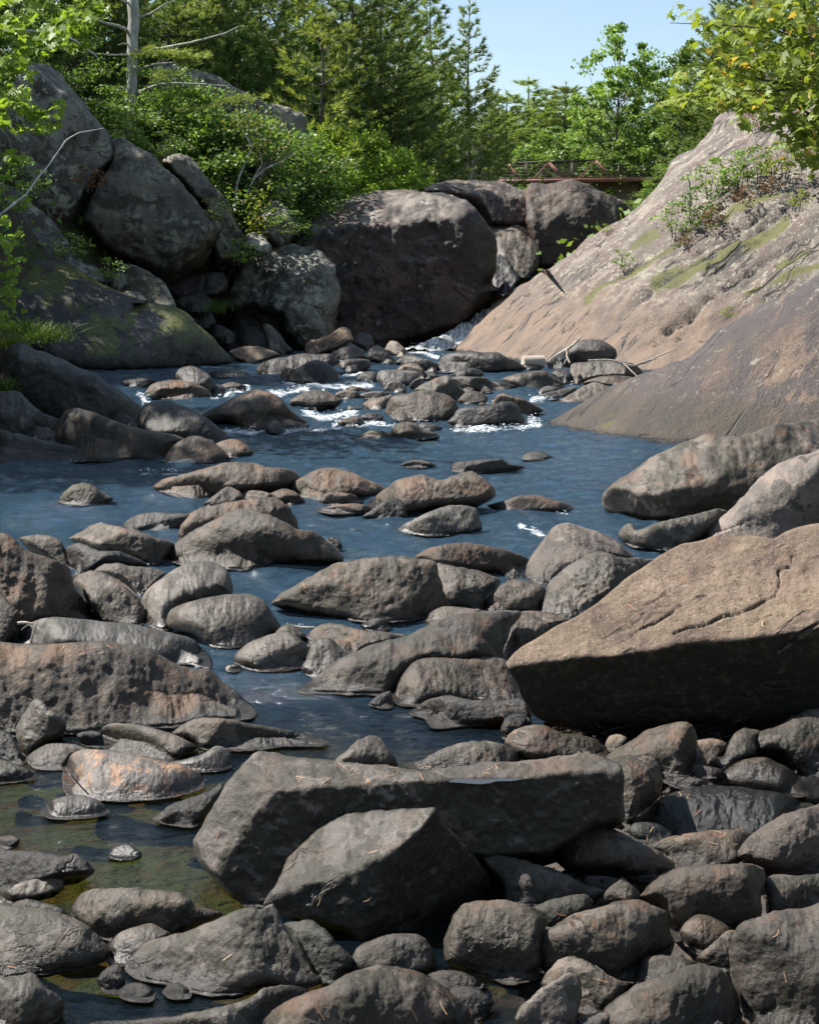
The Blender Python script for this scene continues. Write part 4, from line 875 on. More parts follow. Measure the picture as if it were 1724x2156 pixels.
R_('huge dark red cliff boulder beside the waterfall', 'big', 'P', '605,560 618,508 645,470 690,437 740,413 800,404 870,402 940,408 985,422 1020,458 1042,505 1040,560 1030,600 1048,612 1000,665 960,700 900,720 800,728 700,730 640,722 610,640',
   facets=[(800, 470, 0, -.08, -.38, .92), (800, 480, 0, -.05, -.98, .05), (1000, 500, 0, .75, -.6, .3), (660, 500, 0, -.6, -.5, .6)], k=9, ang=.5, d=45.0, cuts=0, group=BNK, wr=24, N=9000, amp=.04, amp2=.018)
R_('long brown rock behind the top of the cliff boulder', 'big', 'P', '880,410 905,388 940,380 990,379 1060,384 1092,398 1112,405 1116,475 1060,485 1030,475 1000,435 950,422', d=51, ang=.4, group=BNK)
R_('pinkish cracked boulder behind the waterfall lip', 'gbrown', 'P', '1028,472 1060,458 1100,468 1127,490 1135,530 1130,582 1100,612 1050,618 1028,592 1043,540', d=48, ang=.5, group=BNK)
R_('small jagged rock at the waterfall lip', 'dark', 'P', '1033,570 1050,535 1075,555 1095,590 1080,618 1040,618', d=47.2, ang=.6, group=BNK)
R_('dark wall of boulder below the bridge', 'big', 'F', '365,480 376,400 410,352 560,358 640,342 780,346 880,366 980,415 1080,465 1180,515 1240,565 1264,600 1200,680 1120,760 1000,840 850,940 700,1040 600,1090 480,1090 440,960 370,700',
   facets=[(700, 430, 0, .1, -.4, .9), (700, 470, 0, .1, -.98, .1), (1000, 560, 0, .7, -.65, .2)], k=10, ang=.5, d=50.5, cuts=2, group=BNK, wr=16, N=4500)
# ------------------------------------------------------------------ right bank
R_('tall pale bedrock slope streaked with lichen and moss on the right bank', 'bed', 'P', '955,742 1000,690 1050,640 1120,580 1180,540 1260,480 1330,440 1400,365 1412,343 1450,320 1480,290 1500,250 1530,228 1580,230 1640,234 1860,215 1860,860 1560,860 1480,800 1400,790 1330,800 1200,795 1100,768 1020,752',
   facets=[(962, 740, 42.3, -.56, -.25, .79), (1200, 770, 36.2, -.40, -.44, .80), (1330, 760, 33.5, -.50, -.36, .79)], absd=True, d=38, k=24, ang=.5, cuts=0, amp=.05, amp2=.012, N=14000, wr=14, E=.8, T=.5, name='bedrock_slope', cat='rock slope', ground=False, nz=5, grooves=[('P', '1170,610 1230,580 1290,545 1330,520', 3.0, 0.100), ('P', '1290,590 1350,552 1420,505 1500,450 1590,405', 4.5, 0.175), ('P', '1330,655 1420,595 1500,545 1600,480 1700,420', 3.8, 0.150),
   ('P', '985,735 1040,700 1090,680', 2.5, .08), ('P', '1200,740 1260,715 1310,690', 2.5, .08), ('P', '1350,740 1400,722 1430,705', 3, .1), ('P', '1150,640 1230,600', 2.2, .06), ('P', '1480,400 1540,330 1600,285', 2.5, .08), ('P', '1380,470 1440,410', 2.2, .06),
   ('P', '1000,700 1080,640 1150,600 1190,560', 3.0, 0.100), ('P', '1400,700 1450,672 1500,625 1570,575 1700,505', 4.5, 0.175), ('P', '1440,545 1550,485 1650,432 1724,385', 3.8, 0.150), ('P', '1260,520 1330,465 1400,420 1450,370', 3.0, 0.100),
   ('P', '1120,660 1200,620 1260,600 1330,560', 3.0, 0.090), ('P', '1400,430 1460,350 1540,290', 3.0, 0.100), ('P', '1060,720 1120,690 1190,660', 3.0, 0.075), ('P', '1560,640 1640,580 1724,540', 3.8, 0.125)],
   bands=[('P', '1235,635 1300,588 1380,540 1440,500', 9), ('P', '1385,615 1450,582 1520,545 1600,500 1650,468', 17), ('P', '1490,475 1560,442 1640,420', 10), ('P', '1640,565 1740,515', 9), ('P', '1330,520 1380,490', 7), ('P', '1570,620 1640,590 1724,570', 7)])
R_('smooth brown bedrock slope dipping into the river on the right', 'lobe', 4, '575,708 650,660 760,600 880,540 1000,490 1100,455 1180,425 1240,368 1300,305 1400,255 1500,205 1600,160 1860,60 1860,800 1450,800 1330,800 1250,800 1180,815 1120,830 1060,828 950,817 850,792 700,762 600,732',
   facets=[(575, 712, 23.0, -.495, -.25, .83), (1000, 700, 21.2, -.30, -.62, .72), (1060, 815, 20.2, -.42, -.45, .79)], absd=True, d=22, k=40, ang=.3, cuts=0, amp=.022, amp2=.005, N=12000, wr=22, E=.9, T=.5, name='bedrock_slope', cat='rock slope', ground=False, nz=6)
# ------------------------------------------------------------------ ground of the valley
def smooth(x, a, b):
    t = np.clip((np.asarray(x, float) - a) / (b - a), 0, 1)
    return t * t * (3 - 2 * t)

def ground_z(x, y):
    x = np.asarray(x, float); y = np.asarray(y, float)
    p = np.stack([x * .35, y * .35, np.zeros_like(x)], -1)
    n = fbm(p.reshape(-1, 3), 4, 5).reshape(x.shape)
    bed = -.30 + .10 * n + .14 * smooth(y, 7.6, 6.2)
    bank = smooth(x, .5, .9) * smooth(y, 8.8, 7.6)
    bed = bed * (1 - bank) + (-.10 + .05 * n) * bank
    up = 1.6 + .6 * smooth(y, 50, 80) + .2 * n
    bed = bed + (up - bed) * smooth(y, 47.5, 49.5)
    # left bank
    xl = np.interp(y, [0, 18, 22, 30, 36, 40, 43, 47, 52, 90, 200], [-4.2, -7.2, -8.2, -9.6, -8.6, -7.2, -6.4, -5.0, -4.5, -7, -14])
    tl = np.maximum(xl - x, 0)
    zl = np.minimum(tl * 1.3, 5.0 + .3 * np.maximum(tl - 3.85, 0)) + .35 * n * np.minimum(tl, 2)
    zl = np.minimum(zl, 10 + .03 * tl)
    xr = np.interp(y, [0, 6, 10, 14, 20, 36, 43, 50, 60, 90, 200], [2.3, 2.5, 3.5, 4.8, 5.6, 6.5, 4.5, 4.0, 8.0, 9, 14])
    tr = np.maximum(x - xr, 0)
    zr = np.minimum(tr * .6, 8 + .05 * tr) + .3 * n * np.minimum(tr, 2)
    z = bed + np.where(tl > 0, zl, 0) + np.where(tr > 0, zr, 0)
    far = smooth(y, 90, 180)
    return z + far * 1.5

def grid_mesh(name, xs, ys, zf, mat):
    X, Y = np.meshgrid(xs, ys)
    Z = zf(X, Y)
    V = np.stack([X, Y, Z], -1).reshape(-1, 3)
    nx = len(xs); i = np.arange(len(ys) - 1)[:, None] * nx + np.arange(nx - 1)[None]
    return mesh_np(name, V, [np.stack([i, i + 1, i + nx + 1, i + nx], -1).reshape(-1, 4)], mat)

b = NB('forest floor')
tc = b.n.new('ShaderNodeTexCoord'); geo = b.n.new('ShaderNodeNewGeometry'); sp = b.n.new('ShaderNodeSeparateXYZ')
b.lk(geo.outputs['Position'], sp.inputs[0])
V_ = tc.outputs['Object']
n1 = b.noise(V_, 1.2, 8, .7); n2 = b.noise(V_, 9, 6, .7)
soil = b.mix(b.step(n1, .4, .6), (.05, .04, .022, 1), (.035, .05, .014, 1))
soil = b.mix(b.math('MULTIPLY', b.step(n2, .5, .7), .6), soil, (.11, .075, .04, 1))
bedc = b.mix(b.step(b.noise(V_, 3.5, 7, .65, .5), .38, .6), (.038, .026, .013, 1), (.034, .06, .01, 1))
bedc = b.mix(b.step(sp.outputs[0], -.2, .5), bedc, (.05, .042, .036, 1))
bedc = b.mix(b.step(n2, .55, .68), bedc, (.075, .045, .02, 1))
c_ = b.mix(b.step(sp.outputs[2], .15, .5), bedc, soil)
b.lk(c_, b.bsdf.inputs['Base Color']); b.bsdf.inputs['Roughness'].default_value = .9
bp = b.n.new('ShaderNodeBump'); bp.inputs['Strength'].default_value = .8; bp.inputs['Distance'].default_value = .08
b.lk(n2, bp.inputs['Height']); b.lk(bp.outputs[0], b.bsdf.inputs['Normal'])
M['ground'] = b.m
xs = np.concatenate([-np.geomspace(400, 22, 22), np.arange(-21, 21.1, .35), np.geomspace(22, 400, 22)])
ys = np.concatenate([np.arange(-14, 2, 2), np.arange(2, 62, .4), np.geomspace(62, 900, 50)])
link('ground', grid_mesh('ground', xs, ys, ground_z, M['ground']), kind='structure')

# ------------------------------------------------------------------ water
b = NB('river water')
tc = b.n.new('ShaderNodeTexCoord')
V_ = tc.outputs['Object']
gl = b.n.new('ShaderNodeBsdfGlossy'); gl.inputs['Roughness'].default_value = .05; gl.inputs['Color'].default_value = (.90, .97, 1, 1)
tr = b.n.new('ShaderNodeBsdfTransparent'); tr.inputs['Color'].default_value = (.78, .70, .42, 1)
df = b.n.new('ShaderNodeBsdfDiffuse'); df.inputs['Color'].default_value = (.015, .033, .053, 1)
fr = b.n.new('ShaderNodeFresnel'); fr.inputs['IOR'].default_value = 1.6
h1 = b.noise(b.mapping(V_, (1, 1.9, 1)), 3.0, 4, .6, .8)
h2 = b.noise(b.mapping(V_, (1, 1.6, 1)), 9, 5, .65, .4)
hs = b.math('ADD', b.math('MULTIPLY', h1, 1.0), b.math('MULTIPLY', h2, .5))
sp_ = b.n.new('ShaderNodeSeparateXYZ'); b.lk(V_, sp_.inputs[0])
near = b.step(sp_.outputs[1], 7.2, 9.5)
b.lk(b.math('ADD', b.math('MULTIPLY', near, .55), 1.34), fr.inputs['IOR'])
bp = b.n.new('ShaderNodeBump'); bp.inputs['Distance'].default_value = .30
b.lk(b.math('ADD', b.math('MULTIPLY', near, .75), .22), bp.inputs['Strength'])
b.lk(hs, bp.inputs['Height'])
for n_ in (gl, fr): b.lk(bp.outputs[0], n_.inputs['Normal'])
m1 = b.n.new('ShaderNodeMixShader'); b.lk(b.math('ADD', b.math('MULTIPLY', near, .72), .10), m1.inputs[0])
b.lk(tr.outputs[0], m1.inputs[1]); b.lk(df.outputs[0], m1.inputs[2])
m2 = b.n.new('ShaderNodeMixShader'); b.lk(fr.outputs[0], m2.inputs[0]); b.lk(m1.outputs[0], m2.inputs[1]); b.lk(gl.outputs[0], m2.inputs[2])
at = b.n.new('ShaderNodeAttribute'); at.attribute_name = 'foam'
fn_ = b.noise(b.mapping(V_, (1, .8, 1)), 7, 6, .7, .6)
ff_ = b.step(b.math('ADD', b.math('MULTIPLY', at.outputs['Fac'], .42), fn_), .72, .98)
wd = b.n.new('ShaderNodeBsdfDiffuse'); wd.inputs['Color'].default_value = (.42, .45, .48, 1)
m3 = b.n.new('ShaderNodeMixShader'); b.lk(ff_, m3.inputs[0]); b.lk(m2.outputs[0], m3.inputs[1]); b.lk(wd.outputs[0], m3.inputs[2])
b.lk(m3.outputs[0], b.out.inputs['Surface'])
M['water'] = b.m
Yr = np.concatenate([[738.5], np.geomspace(186, 2300, 450) + 556])
Xc = np.concatenate([np.linspace(-900, -60, 30)[:-1], np.linspace(-60, 1784, 430), np.linspace(1784, 2600, 30)[1:]])
XX, YY = np.meshgrid(Xc, Yr)
wp = (CAMP + ground_d(YY)[..., None] * dirs(XX, YY)).reshape(-1, 3)
q = np.stack([wp[:, 0], wp[:, 1] * 1.3, np.zeros(len(wp))], -1)
YYf, XXf = YY.ravel(), XX.ravel()
rap = np.exp(-((wp[:, 1] - 28) / 6.5) ** 2)
amp_w = .006 + .030 * rap + .030 * smooth(wp[:, 1], 8, 14) + .012 * smooth(wp[:, 1], 36, 42)
A1 = .012 + .07 * smooth(wp[:, 1], 7.0, 13) + .05 * rap
wp[:, 2] = fbm(q * np.array([1.1, 1.5, 1]), 4, 21, .6) * A1 + fbm(q * np.array([5.5, 7.5, 1]), 2, 61, .6) * .004
FOAM = [('A', [(680, 935), (800, 918), (950, 915), (1120, 905), (1300, 890), (1450, 880), (1600, 880)], 420, 2.2, .030), ('A', [(1090, 855), (1200, 810), (1330, 850), (1400, 860), (1500, 850)], 130, 2.5, .03),
 ('A', [(860, 760), (950, 790), (1100, 790), (1250, 770)], 130, 5, .025), ('A', [(160, 930), (260, 920), (360, 930), (480, 910)], 130, 3, .028), ('A', [(560, 600), (640, 610), (720, 580), (850, 570)], 120, 4, .03),
 ('A', [(10, 620), (100, 630), (250, 600), (350, 560)], 120, 4, .03), ('A', [(700, 520), (900, 540), (1100, 540), (1400, 540)], 90, 4, .03), ('A', [(1180, 460), (1240, 440), (1320, 425)], 40, 2, .035),
 ('B', [(400, 920), (520, 900), (640, 900), (760, 890), (900, 880), (1080, 870)], 520, 4.2, .034, .03), ('B', [(990, 850), (1040, 840), (1090, 860)], 120, 3, .034, .05), ('B', [(1010, 680), (1060, 650), (1110, 660)], 70, 3, .03, .03),
 ('B', [(1340, 500), (1345, 515), (1360, 522)], 26, 1.5, .03, .05), ('B', [(640, 690), (680, 690), (720, 700)], 26, 2, .03), ('B', [(0, 820), (60, 828), (120, 835)], 50, 2, .03),
 ('B', [(20, 190), (80, 185), (150, 175), (250, 190), (340, 200)], 160, 4, .06, .05), ('B', [(0, 250), (100, 255), (220, 300)], 60, 3, .04), (3, [(590, 912), (660, 908), (720, 905), (760, 912)], 60, 2, .024),
 (3, [(590, 580), (610, 600), (625, 610)], 40, 3, .03, .04), (4, [(580, 1070), (620, 1075), (660, 1085)], 30, 2, .02), (6, [(470, 60), (520, 80), (560, 95)], 50, 4, .016)]
fm = np.zeros(len(wp))
for fe in FOAM:
    ox, oy, s_ = TILES[fe[0]]
    fa = np.array(fe[1], float) * s_ + np.array([ox, oy])
    for m in range(len(fa) - 1):
        a_, b_ = fa[m], fa[m + 1]; ab = b_ - a_
        pp_ = np.stack([XXf, YYf], -1)
        tt = np.clip(((pp_ - a_) @ ab) / (ab @ ab), 0, 1)
        dd_ = pp_ - (a_ + tt[:, None] * ab)
        fm = np.maximum(fm, np.exp(-((dd_[:, 0] / (fe[3] * 3.2)) ** 2 + (dd_[:, 1] / (fe[3] * 1.7)) ** 2)))
nx = len(Xc); i = np.arange(len(Yr) - 1)[:, None] * nx + np.arange(nx - 1)[None]
wf = np.stack([i, i + 1, i + nx + 1, i + nx], -1).reshape(-1, 4)[:, ::-1]
wc = wp[wf].mean(1)
dry = (wc[:, 0] > np.interp(wc[:, 1], [4, 7.2, 8.2, 8.6], [.35, .55, .95, 99]))
rme = mesh_np('river', wp, [wf[~dry]], M['water'])
at_ = rme.attributes.new('foam', 'FLOAT', 'POINT'); at_.data.foreach_set('value', fm.astype(np.float32))
link('river', rme, kind='structure')
link('upper_river', grid_mesh('upper_river', np.linspace(-9, 9, 30), np.linspace(48.5, 160, 60), lambda X, Y: 2.15 + 0 * X, M['water']), kind='structure')
# ------------------------------------------------------------------ plants
def leaf_mat(name, A, B, Cc=None, trans=.35, rough=.5):
    b = NB(name)
    geo = b.n.new('ShaderNodeNewGeometry'); tc = b.n.new('ShaderNodeTexCoord'); oi = b.n.new('ShaderNodeObjectInfo')
    r = geo.outputs['Random Per Island']
    col = b.mix(r, C4(A), C4(B))
    nz_ = b.noise(tc.outputs['Object'], .9, 3, .6)
    col = b.mix(b.math('MULTIPLY', b.step(nz_, .42, .62), .5), col, C4([v * .6 for v in A]))
    if Cc:
        sel = b.step(b.math('FRACT', b.math('MULTIPLY', r, 17.3)), Cc[1], Cc[1] + .02)
        col = b.mix(sel, col, C4(Cc[0]))
    tone = b.math('MULTIPLY_ADD', oi.outputs['Random'], .5); tone.node.inputs[2].default_value = .75
    col = b.mix(1., col, tone, 'MULTIPLY')
    b.lk(col, b.bsdf.inputs['Base Color']); b.bsdf.inputs['Roughness'].default_value = rough
    b.bsdf.inputs['Specular IOR Level'].default_value = .3
    t = b.n.new('ShaderNodeBsdfTranslucent')
    b.lk(b.mix(1., col, (1.25, 1.2, .55, 1), 'MULTIPLY'), t.inputs['Color'])
    mx = b.n.new('ShaderNodeMixShader'); mx.inputs[0].default_value = trans
    b.lk(b.bsdf.outputs[0], mx.inputs[1]); b.lk(t.outputs[0], mx.inputs[2]); b.lk(mx.outputs[0], b.out.inputs['Surface'])
    return b.m

def bark_mat(name, A, B, s=6., vert=.25):
    b = NB(name); tc = b.n.new('ShaderNodeTexCoord')
    n = b.noise(b.mapping(tc.outputs['Object'], (1, 1, vert)), s, 7, .68, .4)
    b.lk(b.mix(b.step(n, .4, .6), C4(A), C4(B)), b.bsdf.inputs['Base Color']); b.bsdf.inputs['Roughness'].default_value = .9
    bp = b.n.new('ShaderNodeBump'); bp.inputs['Strength'].default_value = .6; bp.inputs['Distance'].default_value = .03
    b.lk(n, bp.inputs['Height']); b.lk(bp.outputs[0], b.bsdf.inputs['Normal'])
    return b.m

M['needle'] = leaf_mat('pine needles', (.135, .225, .075), (.24, .31, .09), ((.26, .15, .06), .955), .42)
M['needle_dark'] = leaf_mat('dark pine needles', (.115, .19, .068), (.19, .26, .075), ((.22, .12, .05), .965), .4)
M['needle_light'] = leaf_mat('young pine needles', (.17, .23, .065), (.26, .30, .08), None, .42)
M['leaf'] = leaf_mat('green leaves', (.13, .235, .06), (.22, .33, .075), ((.22, .21, .06), .95), .4)
M['leaf_bright'] = leaf_mat('bright green leaves', (.17, .29, .04), (.27, .38, .065), None, .52)
M['leaf_dark'] = leaf_mat('dark green leaves', (.11, .21, .05), (.19, .29, .065), ((.20, .16, .05), .96), .35)
M['leaf_yellow'] = leaf_mat('yellow green maple leaves', (.15, .22, .035), (.26, .30, .05), ((.34, .25, .07), .93), .48)
M['leaf_pale'] = leaf_mat('pale sapling leaves', (.15, .19, .06), (.24, .26, .09), None, .4)
M['leaf_red'] = leaf_mat('reddish undergrowth', (.12, .05, .03), (.16, .10, .035), None, .3)
M['grass'] = leaf_mat('grass blades', (.06, .12, .02), (.11, .18, .035), None, .35)
M['bark'] = bark_mat('dark bark', (.05, .042, .034), (.10, .09, .075))
M['bark_grey'] = bark_mat('grey lichen bark', (.20, .20, .175), (.36, .36, .32), 5.)
M['birch'] = bark_mat('white birch bark', (.52, .50, .46), (.28, .26, .23), 9., 2.)
M['drift'] = bark_mat('bleached driftwood', (.42, .38, .33), (.26, .22, .18), 14.)

def leaf_cloud(c, shape, size, rng, up=.3, facing=None):
    """c: Nx3 leaf centres; shape: list of (u, v, bend) points; returns verts, faces"""
    n = len(c)
    nn = rng.normal(0, 1, (n, 3)); nn[:, 2] = np.abs(nn[:, 2]) * .7 + up * 1.5
    if facing is not None: nn += facing
    nn = unit(nn)
    t = unit(np.cross(nn, rng.normal(0, 1, (n, 3)))); bt = np.cross(nn, t)
    s = np.asarray(size) * rng.uniform(.65, 1.25, n)
    sh = np.asarray(shape, float)
    V = c[:, None] + s[:, None, None] * (sh[None, :, 0:1] * t[:, None] + sh[None, :, 1:2] * bt[:, None] + sh[None, :, 2:3] * nn[:, None])
    k = len(sh)
    return V.reshape(-1, 3), np.arange(n * k).reshape(n, k)

DIAMOND = [(-.5, 0, 0), (-.05, -.3, -.06), (.5, 0, 0), (-.05, .3, -.06)]
MAPLE = [(-.12, -.5, 0), (.04, -.18, 0), (.42, -.36, -.05), (.30, -.08, 0), (.55, .12, -.06), (.26, .12, 0), (.22, .28, 0), (.0, .62, -.08),
         (-.22, .28, 0), (-.26, .12, 0), (-.55, .12, -.06), (-.30, -.08, 0), (-.42, -.36, -.05), (-.08, -.18, 0)]

def needles(pos, dirv, n, L, w, rng, spread=.75):
    N = len(pos) * n
    p = np.repeat(pos, n, 0); d = np.repeat(dirv, n, 0)
    d = unit(d + rng.normal(0, spread, (N, 3)) * .6 + np.array([0, 0, .15]))
    side = unit(np.cross(d, rng.normal(0, 1, (N, 3)))) * (w * .5)
    ln = L * rng.uniform(.6, 1.1, (N, 1))
    V = np.stack([p - side, p + side, p + d * ln], 1)
    return V.reshape(-1, 3), np.arange(N * 3).reshape(N, 3)

def pine_proto(h, R, seed, base=.2, whorls=24, per=5, L=.34, w=.045, nn=10, droop=-.06, tip=.25, sparse=0., prof=1.0):
    rng = np.random.default_rng(seed)
    zs = np.linspace(0, h, 12)
    wob = np.stack([np.cumsum(rng.normal(0, .03, 12)), np.cumsum(rng.normal(0, .03, 12)), zs], -1)
    paths = [(wob, .014 * h * (1 - zs / h * .93))]
    tp, td = [], []
    for k in range(whorls):
        f = base + (1 - base) * (k + rng.uniform(-.3, .3)) / whorls
        f = min(max(f, base), .985)
        z = f * h
        fr = (f - base) / (1 - base)
        ln0 = R * (1 - fr) ** prof * (.35 + .65 * min(1, fr * 5 + .45)) + .12 * R * (1 - fr) + .25
        ax = np.array([np.interp(z, zs, wob[:, 0]), np.interp(z, zs, wob[:, 1]), z])
        a0 = rng.uniform(0, 6.28)
        for j in range(per):
            if rng.random() < sparse: continue
            az = a0 + 6.28 * j / per + rng.normal(0, .25)
            ln = ln0 * rng.uniform(.6, 1.15)
            d = np.array([math.cos(az), math.sin(az), 0]); pd = np.array([-d[1], d[0], 0])
            t = np.linspace(0, 1, 7)[:, None]
            rise = .55 * fr
            path = ax + d * ln * t + np.array([0, 0, 1]) * ln * ((droop + rise) * t + tip * t ** 2.5) + pd * ln * .08 * np.sin(t * 4 + rng.uniform(0, 6)) 
            paths.append((path, .011 * ln * (1 - t[:, 0] * .85) + .004))
            nt_ = max(4, int(ln / .14))
            for q in range(nt_):
                tt = .18 + .82 * (q + rng.random()) / nt_
                c = np.array([np.interp(tt, t[:, 0], path[:, m]) for m in range(3)])
                sl = .40 * ln * (1.08 - tt) * rng.uniform(.4, 1.1) + .12
                sgn = 1 if rng.random() < .5 else -1
                sdv = unit(d * .75 + pd * sgn * rng.uniform(.3, 1.2) + np.array([0, 0, rng.uniform(.0, .35)]))
                m = max(2, int(sl / .16))
                for u in range(m):
                    tp.append(c + sdv * sl * (u + .6) / m); td.append(sdv + np.array([0, 0, .35]))
            tp.append(path[-1]); td.append(d + np.array([0, 0, .3]))
    tp.append(np.array([wob[-1, 0], wob[-1, 1], h])); td.append(np.array([0, 0, 1.]))
    tv, tq = tubes(paths, 5)
    nv, nf = needles(np.array(tp), np.array(td), nn, L, w, rng)
    return (tv, tq), (nv, nf)

def leafy_proto(h, R, seed, n_leaf, size, base=.25, clumps=70, trunk_r=None, stems=1, shape=DIAMOND, top=.5, flat=.6, cs=.16, limb=1.):
    rng = np.random.default_rng(seed)
    cl = []
    while len(cl) < clumps:
        p = rng.uniform(-1, 1, 3)
        r = np.linalg.norm(p)
        if r < 1 and r > .38 * rng.random() + .1:
            z = p[2]
            wd = 1 - .55 * max(0, z) ** 1.3 * (1 - top) - .25 * max(0, -z)
            cl.append([p[0] * R * wd, p[1] * R * wd, h * base + (z * .5 + .5) * h * (1 - base)])
    cl = np.array(cl)
    paths = []
    tr_ = trunk_r or .012 * h
    for s_ in range(stems):
        offx = rng.normal(0, .05 * R * (stems > 1) * 3, 2)
        lean = rng.normal(0, .25 * R * (stems > 1) + .05 * R, 2)
        zs = np.linspace(0, 1, 9)
        ax = np.stack([offx[0] + lean[0] * zs + .05 * R * np.sin(zs * 5 + s_), offx[1] + lean[1] * zs, zs * h * .93], -1)
        paths.append((ax, tr_ * (1 - zs * .92)))
        mine = cl[s_::stems]
        for c in mine:
            zf = max(.12, (c[2] / h - .12 - .18 * rng.random()))
            st = np.array([np.interp(zf / .93, zs, ax[:, m]) for m in range(3)])
            t = np.linspace(0, 1, 5)[:, None]
            mid = st + (c - st) * t + np.array([0, 0, 1]) * (-.12 * np.linalg.norm(c - st) * np.sin(t * 3.14)) + rng.normal(0, .02 * R, (5, 3)) * t
            paths.append((mid, tr_ * .38 * limb * (1 - t[:, 0] * .8) * (1 - zf * .6)))
    tv, tq = tubes(paths, 5)
    k = rng.integers(0, clumps, n_leaf)
    sz = cs * R * rng.uniform(.5, 1.6, clumps)
    q = rng.normal(0, 1, (n_leaf, 3)); q = unit(q) * rng.uniform(.25, 1.25, (n_leaf, 1)); q[:, 2] *= flat
    P_ = cl[k] + q * sz[k][:, None]
    lv, lf = leaf_cloud(P_, shape, size, rng)
    return (tv, tq), (lv, lf)

class Plant:
    def __init__(s, kind, h, tr, cr, bark, leaf, cat, tn='trunk', cn='crown'):
        s.h, s.kind, s.cat, s.tn, s.cn = h, kind, cat, tn, cn
        s.tm = mesh_np(tn, tr[0], [tr[1]], M[bark]); s.cm = mesh_np(cn, cr[0], [cr[1]], M[leaf], smooth=False)
        s.variants = {leaf: s.cm}
    def crown(s, leaf):
        if leaf not in s.variants:
            m = s.cm.copy(); m.materials.clear(); m.materials.append(M[leaf]); s.variants[leaf] = m
        return s.variants[leaf]
    def put(s, loc, height, label, group, rot=None, leaf=None, wide=1.0, name=None, cat=None):
        k = height / s.h
        r = empty(name or s.kind, loc, label, cat or s.cat, group)
        r.scale = (k * wide, k * wide, k); r.rotation_euler = (0, 0, random.uniform(0, 6.28) if rot is None else rot)
        link(s.tn, s.tm, r); link(s.cn, s.crown(leaf) if leaf else s.cm, r)
        return r

PINE = [Plant('pine_tree', 14, *pine_proto(14, 3.9, 3, .08, 25, 5), 'bark', 'needle', 'pine tree'),
        Plant('pine_tree', 14, *pine_proto(14, 4.4, 5, .12, 21, 5, sparse=.12), 'bark', 'needle', 'pine tree'),
        Plant('pine_tree', 14, *pine_proto(14, 3.5, 8, .06, 28, 5, droop=-.02, tip=.3), 'bark', 'needle', 'pine tree')]
WPINE = Plant('pine_tree', 12, *pine_proto(12, 3.3, 21, .06, 21, 5, L=.28, w=.04, sparse=.08, tip=.32, droop=.02, prof=1.15), 'bark', 'needle', 'pine tree')
YPINE = Plant('pine_tree', 8, *pine_proto(8, 2.1, 33, .22, 15, 5, L=.26, w=.035, sparse=.08, tip=.3), 'bark', 'needle_light', 'pine tree')
BROAD = [Plant('maple_tree', 12, *leafy_proto(12, 3.6, 41, 9500, .30, .12, 90), 'bark', 'leaf', 'maple tree'),
         Plant('maple_tree', 12, *leafy_proto(12, 3.0, 43, 9000, .28, .10, 80, top=.15), 'bark', 'leaf', 'maple tree'),
         Plant('maple_tree', 12, *leafy_proto(12, 4.2, 47, 9500, .32, .08, 90, top=.7), 'bark', 'leaf', 'maple tree')]
SHRUB = [Plant('shrub', 4, *leafy_proto(4, 1.6, 51, 10000, .085, .06, 70, stems=4, trunk_r=.03, cs=.2), 'bark', 'leaf_bright', 'shrub', 'stem', 'foliage'),
         Plant('shrub', 4, *leafy_proto(4, 1.4, 53, 8500, .09, .10, 60, stems=3, trunk_r=.03, cs=.2, top=.3), 'bark', 'leaf_bright', 'shrub', 'stem', 'foliage')]
SAPL = Plant('sapling', 5, *leafy_proto(5, 1.3, 61, 1700, .14, .2, 60, trunk_r=.05, top=.3, cs=.16), 'birch', 'leaf_pale', 'sapling', 'trunk', 'crown')
SMALL = Plant('shrub', 1.0, *leafy_proto(1.0, .55, 71, 420, .085, .1, 26, stems=5, trunk_r=.012, cs=.26), 'bark', 'leaf', 'shrub', 'stem', 'foliage')

def tree_at(pl, px, ytop, d, label, group, **kw):
    p = pt(px, ytop, d)
    gz = float(ground_z(np.array([p[0]]), np.array([p[1]]))[0]) - .15
    return pl.put((p[0], p[1], gz), float(p[2] - gz), label, group, **kw)

G1 = 'pines on the left slope'
far_left = [(40, -300, 50), (118, -250, 53), (190, -330, 49.5), (255, -260, 58), (345, -300, 54), (405, -220, 63), (470, -280, 56), (540, -230, 60), (610, -200, 64),
            (735, -170, 60), (800, -130, 63), (850, -70, 68), (905, -30, 72)]
desc = ['leftmost', 'second from the left', 'third from the left', 'fourth from the left', 'fifth from the left', 'sixth from the left', 'seventh from the left',
        'eighth from the left', 'ninth from the left', 'tall one behind the bright shrubs', 'one with boughs hanging over the shrubs', 'one left of the tallest open sky', 'outermost one against the sky']
for i, (px, yt, d) in enumerate(far_left):
    tree_at(PINE[i % 3], px, yt, d, 'tall dark green pine on the left slope, ' + desc[i], G1, leaf='needle_dark' if i < 9 else 'needle')
tree_at(YPINE, 672, -25, 52, 'young yellow green pine with a thin bare trunk above the shrubs', None, rot=1.0)
tree_at(WPINE, 990, 5, 74, 'slender white pine standing clear against the sky at the centre', None, rot=.6)
G2 = 'conifers of the second row on the left'
for i, (px, yt, d) in enumerate([(80, -120, 70), (170, -60, 78), (300, -90, 76), (430, -60, 84), (520, -100, 80), (640, -40, 88), (700, -60, 86), (770, -20, 92), (850, 20, 90), (930, 90, 84), (1035, 200, 86)]):
    tree_at(PINE[(i + 1) % 3], px, yt, d, 'dark conifer in the second row of the left wood, number %s from the left' % ['one', 'two', 'three', 'four', 'five', 'six', 'seven', 'eight', 'nine', 'ten', 'eleven'][i] if i < 9 else
            ['green conifer behind the pale sapling left of the white pine', 'shorter green conifer between the white pine and the bridge'][i - 9], G2, leaf='needle_dark' if i < 8 else 'needle')
